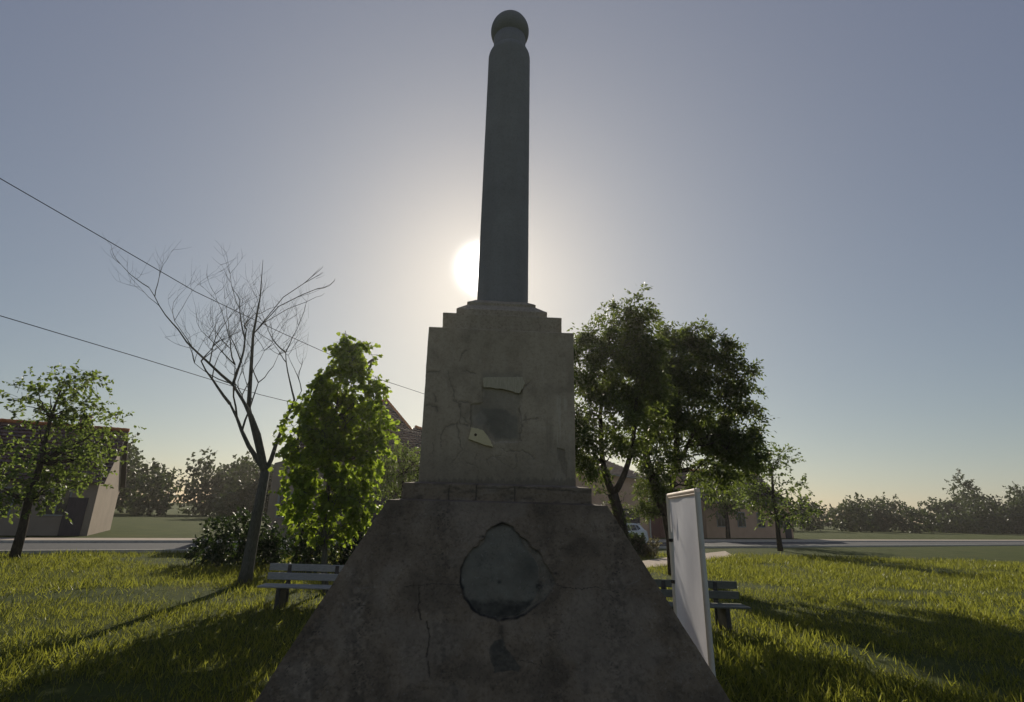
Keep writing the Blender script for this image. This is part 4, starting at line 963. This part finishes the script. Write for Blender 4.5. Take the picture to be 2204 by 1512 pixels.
# ------------------------------------------------------------------ further houses and trees along the road
def gable_house(name, label, x, y, rz, L, Wd, H, wallm, nwin):
    root = empty(name, (x, y, 0), rz); tag(root, label, 'house')
    b = MB(); b.box((0, 0, H/2), (L, Wd, H)); hr_ = Wd*.42
    b.add([(-L/2, -Wd/2, H), (-L/2, Wd/2, H), (-L/2, 0, H+hr_), (L/2, -Wd/2, H), (L/2, Wd/2, H), (L/2, 0, H+hr_)], [(0, 2, 1), (3, 4, 5)])
    b.build('wall', wallm, root)
    sl_ = math.hypot(Wd/2+.4, hr_*(1+.8/Wd)); a = math.atan2(hr_, Wd/2); rf = None
    for sgn in (-1, 1):
        ax_ = np.array([1., 0, 0])*(-sgn); up_ = np.array([0, -sgn*math.cos(a)*-1*1.0, math.sin(a)]); up_[1] = -sgn*-1*0+(-sgn)*0+(1 if sgn < 0 else -1)*math.cos(a)
        O_ = np.array([-(L/2+.3)*ax_[0], sgn*(Wd/2+.4), H-.4*math.tan(a)+.05])
        t_ = tile_roof('roof', [(0, 0), (L+.6, 0), (L+.6, sl_), (0, sl_)], O_, ax_, up_, root, np.zeros(3), .3, .38)
        if rf is None: rf = t_
        bb_ = MB(); n_ = np.cross(ax_, up_); bb_.prism([O_+ax_*u_+up_*v_-n_*.02 for u_, v_ in ((0, 0), (L+.6, 0), (L+.6, sl_), (0, sl_))], -n_*.08); bb_.build('roof_underside', M['wall_dark'], t_)
    b = MB(); ridge_tiles(b, (-L/2-.3, 0, H+hr_+.12), (L/2+.3, 0, H+hr_+.12)); b.build('ridge_cap', M['ridge'], rf)
    b = MB(); b.box((L*.22, Wd*.12, H+hr_+.2), (.6, .6, 1.5), 0, .03); b.box((L*.22, Wd*.12, H+hr_+.98), (.74, .74, .1)); b.build('chimney', M['wall_grey'], rf)
    for k in range(nwin):
        xw = -L/2+L*(k+.7)/(nwin+.4)
        b = MB(); b.box((xw, -Wd/2-.02, 1.9), (1.25, .08, 1.6), 0, .01); w_ = b.build('window', M['bench_paint'], root)
        for q in (-1, 1):
            b = MB(); b.box((xw+q*.29, -Wd/2-.045, 1.9), (.5, .06, 1.4)); b.build('pane', M['glass_dark'], w_)
    b = MB(); b.box((L/2-.9, -Wd/2-.02, 1.1), (1.05, .1, 2.2), 0, .01); b.build('door', M['door_brown'], root)
    return root
RA = math.atan2(RDIR[1], RDIR[0])
def beside(t, w): p = R0_+RDIR*t+RNRM*w; return float(p[0]), float(p[1])
for lab, t, w, L, H, wm_, nw in (('cream house with brown roof at the far left end of the road', -31, 16, 12, 3.7, 'wall_tan', 3), ('grey house with tiled roof second from the far left end of the road', -17, 17, 9, 3.4, 'wall_grey', 3)):
    x_, y_ = beside(t, w); gable_house('roadside_house', lab, x_, y_, RA, L, 8, H, M[wm_], nw)
x_, y_ = beside(47, 17); gable_house('roadside_house', 'pale house with long tiled roof at the far right end of the road', x_, y_, RA, 14, 8, 3.8, M['wall_tan'], 4)
def street_tree():
    c = []; rr = random.Random(5)
    for k in range(46):
        z = rr.uniform(2.3, 8.0); w_ = 2.6*math.sin(math.pi*min(1, (z-1.2)/7.6))**.7; a = rr.uniform(0, 6.283); q = w_*rr.uniform(.3, 1)
        c.append((np.array([q*math.cos(a), q*math.sin(a), z]), np.array([.8, .8, .6])*rr.uniform(.7, 1.3)))
    tk_ = [np.array(p) for p in ((0, 0, 0), (.05, 0, 1.2), (0, .05, 2.4), (.1, 0, 4), (.05, .1, 6), (.1, 0, 7.6))]
    return make_tree('street_tree', 'leafy street tree before the cream house at the far left', 'tree', 'street trees along the road', (0, 0), [(tk_, [.2, .17, .15, .11, .07, .02])], c, foliage(c, 26, .5, 10, .17, .25, 'oval', False, .42), ('oval', M['leaf_shrub']), M['bark'], .05)
st0 = street_tree()
for i, (t, w, sc, rz, lab) in enumerate(((-24, 10.5, 1.0, 0, None), (-12, -2.2, .85, 2.1, 'smaller leafy street tree on the near verge left of the bare tree'), (-40, -3, 1.1, 1.0, 'large leafy street tree on the near verge at the left border'), (29, -3, .95, 4.0, 'leafy street tree on the near verge right of the banner'), (40, 10.4, 1.15, 5.2, 'large leafy street tree in front of the pale house at the right'))):
    o = st0 if i == 0 else copy_tree(st0)
    x_, y_ = beside(t, w); o.location = (x_, y_, 0); o.rotation_euler.z = rz; o.scale = (sc, sc, sc*(1+.06*((i*7) % 3-1)))
    if lab: o['label'] = lab
# ------------------------------------------------------------------ far rows behind the road
def far_wood():
    cs = []
    for k in range(150):
        x = rng.uniform(-150, 190); y = 78+.42*max(0, x)+rng.uniform(0, 26)
        if x < 0: y = 78+rng.uniform(0, 26)
        h = rng.uniform(1.6, 6.5)*(.5+1.0*float(vnoise(np.array(x*.06), np.array(3.3), 2))); cs.append(((x, y, h*.9), (rng.uniform(2.5, 5), rng.uniform(2, 4), h)))
    P, D, U_, L, tw = foliage(cs, 20, 1.2, 7, .62, .2, 'oval', False, .4)
    k = P[:, 2] > 0; o = leaf_mesh('far_wood', P[k], D[k], U_[k], L[k], 'oval', M['leaf_far'], None); tag(o, kind='stuff')
M['leaf_far'] = leaf_mat('distant_foliage', (.02, .035, .016), (.03, .05, .02), (.045, .065, .025), (.10, .14, .03), .3)
far_wood()

# ------------------------------------------------------------------ thin air volume added to imitate the lens's veiling glare
def glare_haze():
    m, n, l = mat('glare_veil_air'); o = n.new('ShaderNodeOutputMaterial'); v = n.new('ShaderNodeVolumePrincipled')
    v.inputs['Color'].default_value = (1, .95, .88, 1); v.inputs['Density'].default_value = HAZE_D; v.inputs['Anisotropy'].default_value = HAZE_G
    l.new(v.outputs[0], o.inputs['Volume'])
    b = MB(); b.box((10, 60, 7.2), (420, 160, 17)); tag(b.build('glare_haze', m), kind='stuff')
HAZE_D, HAZE_G = .00040, .7
glare_haze()
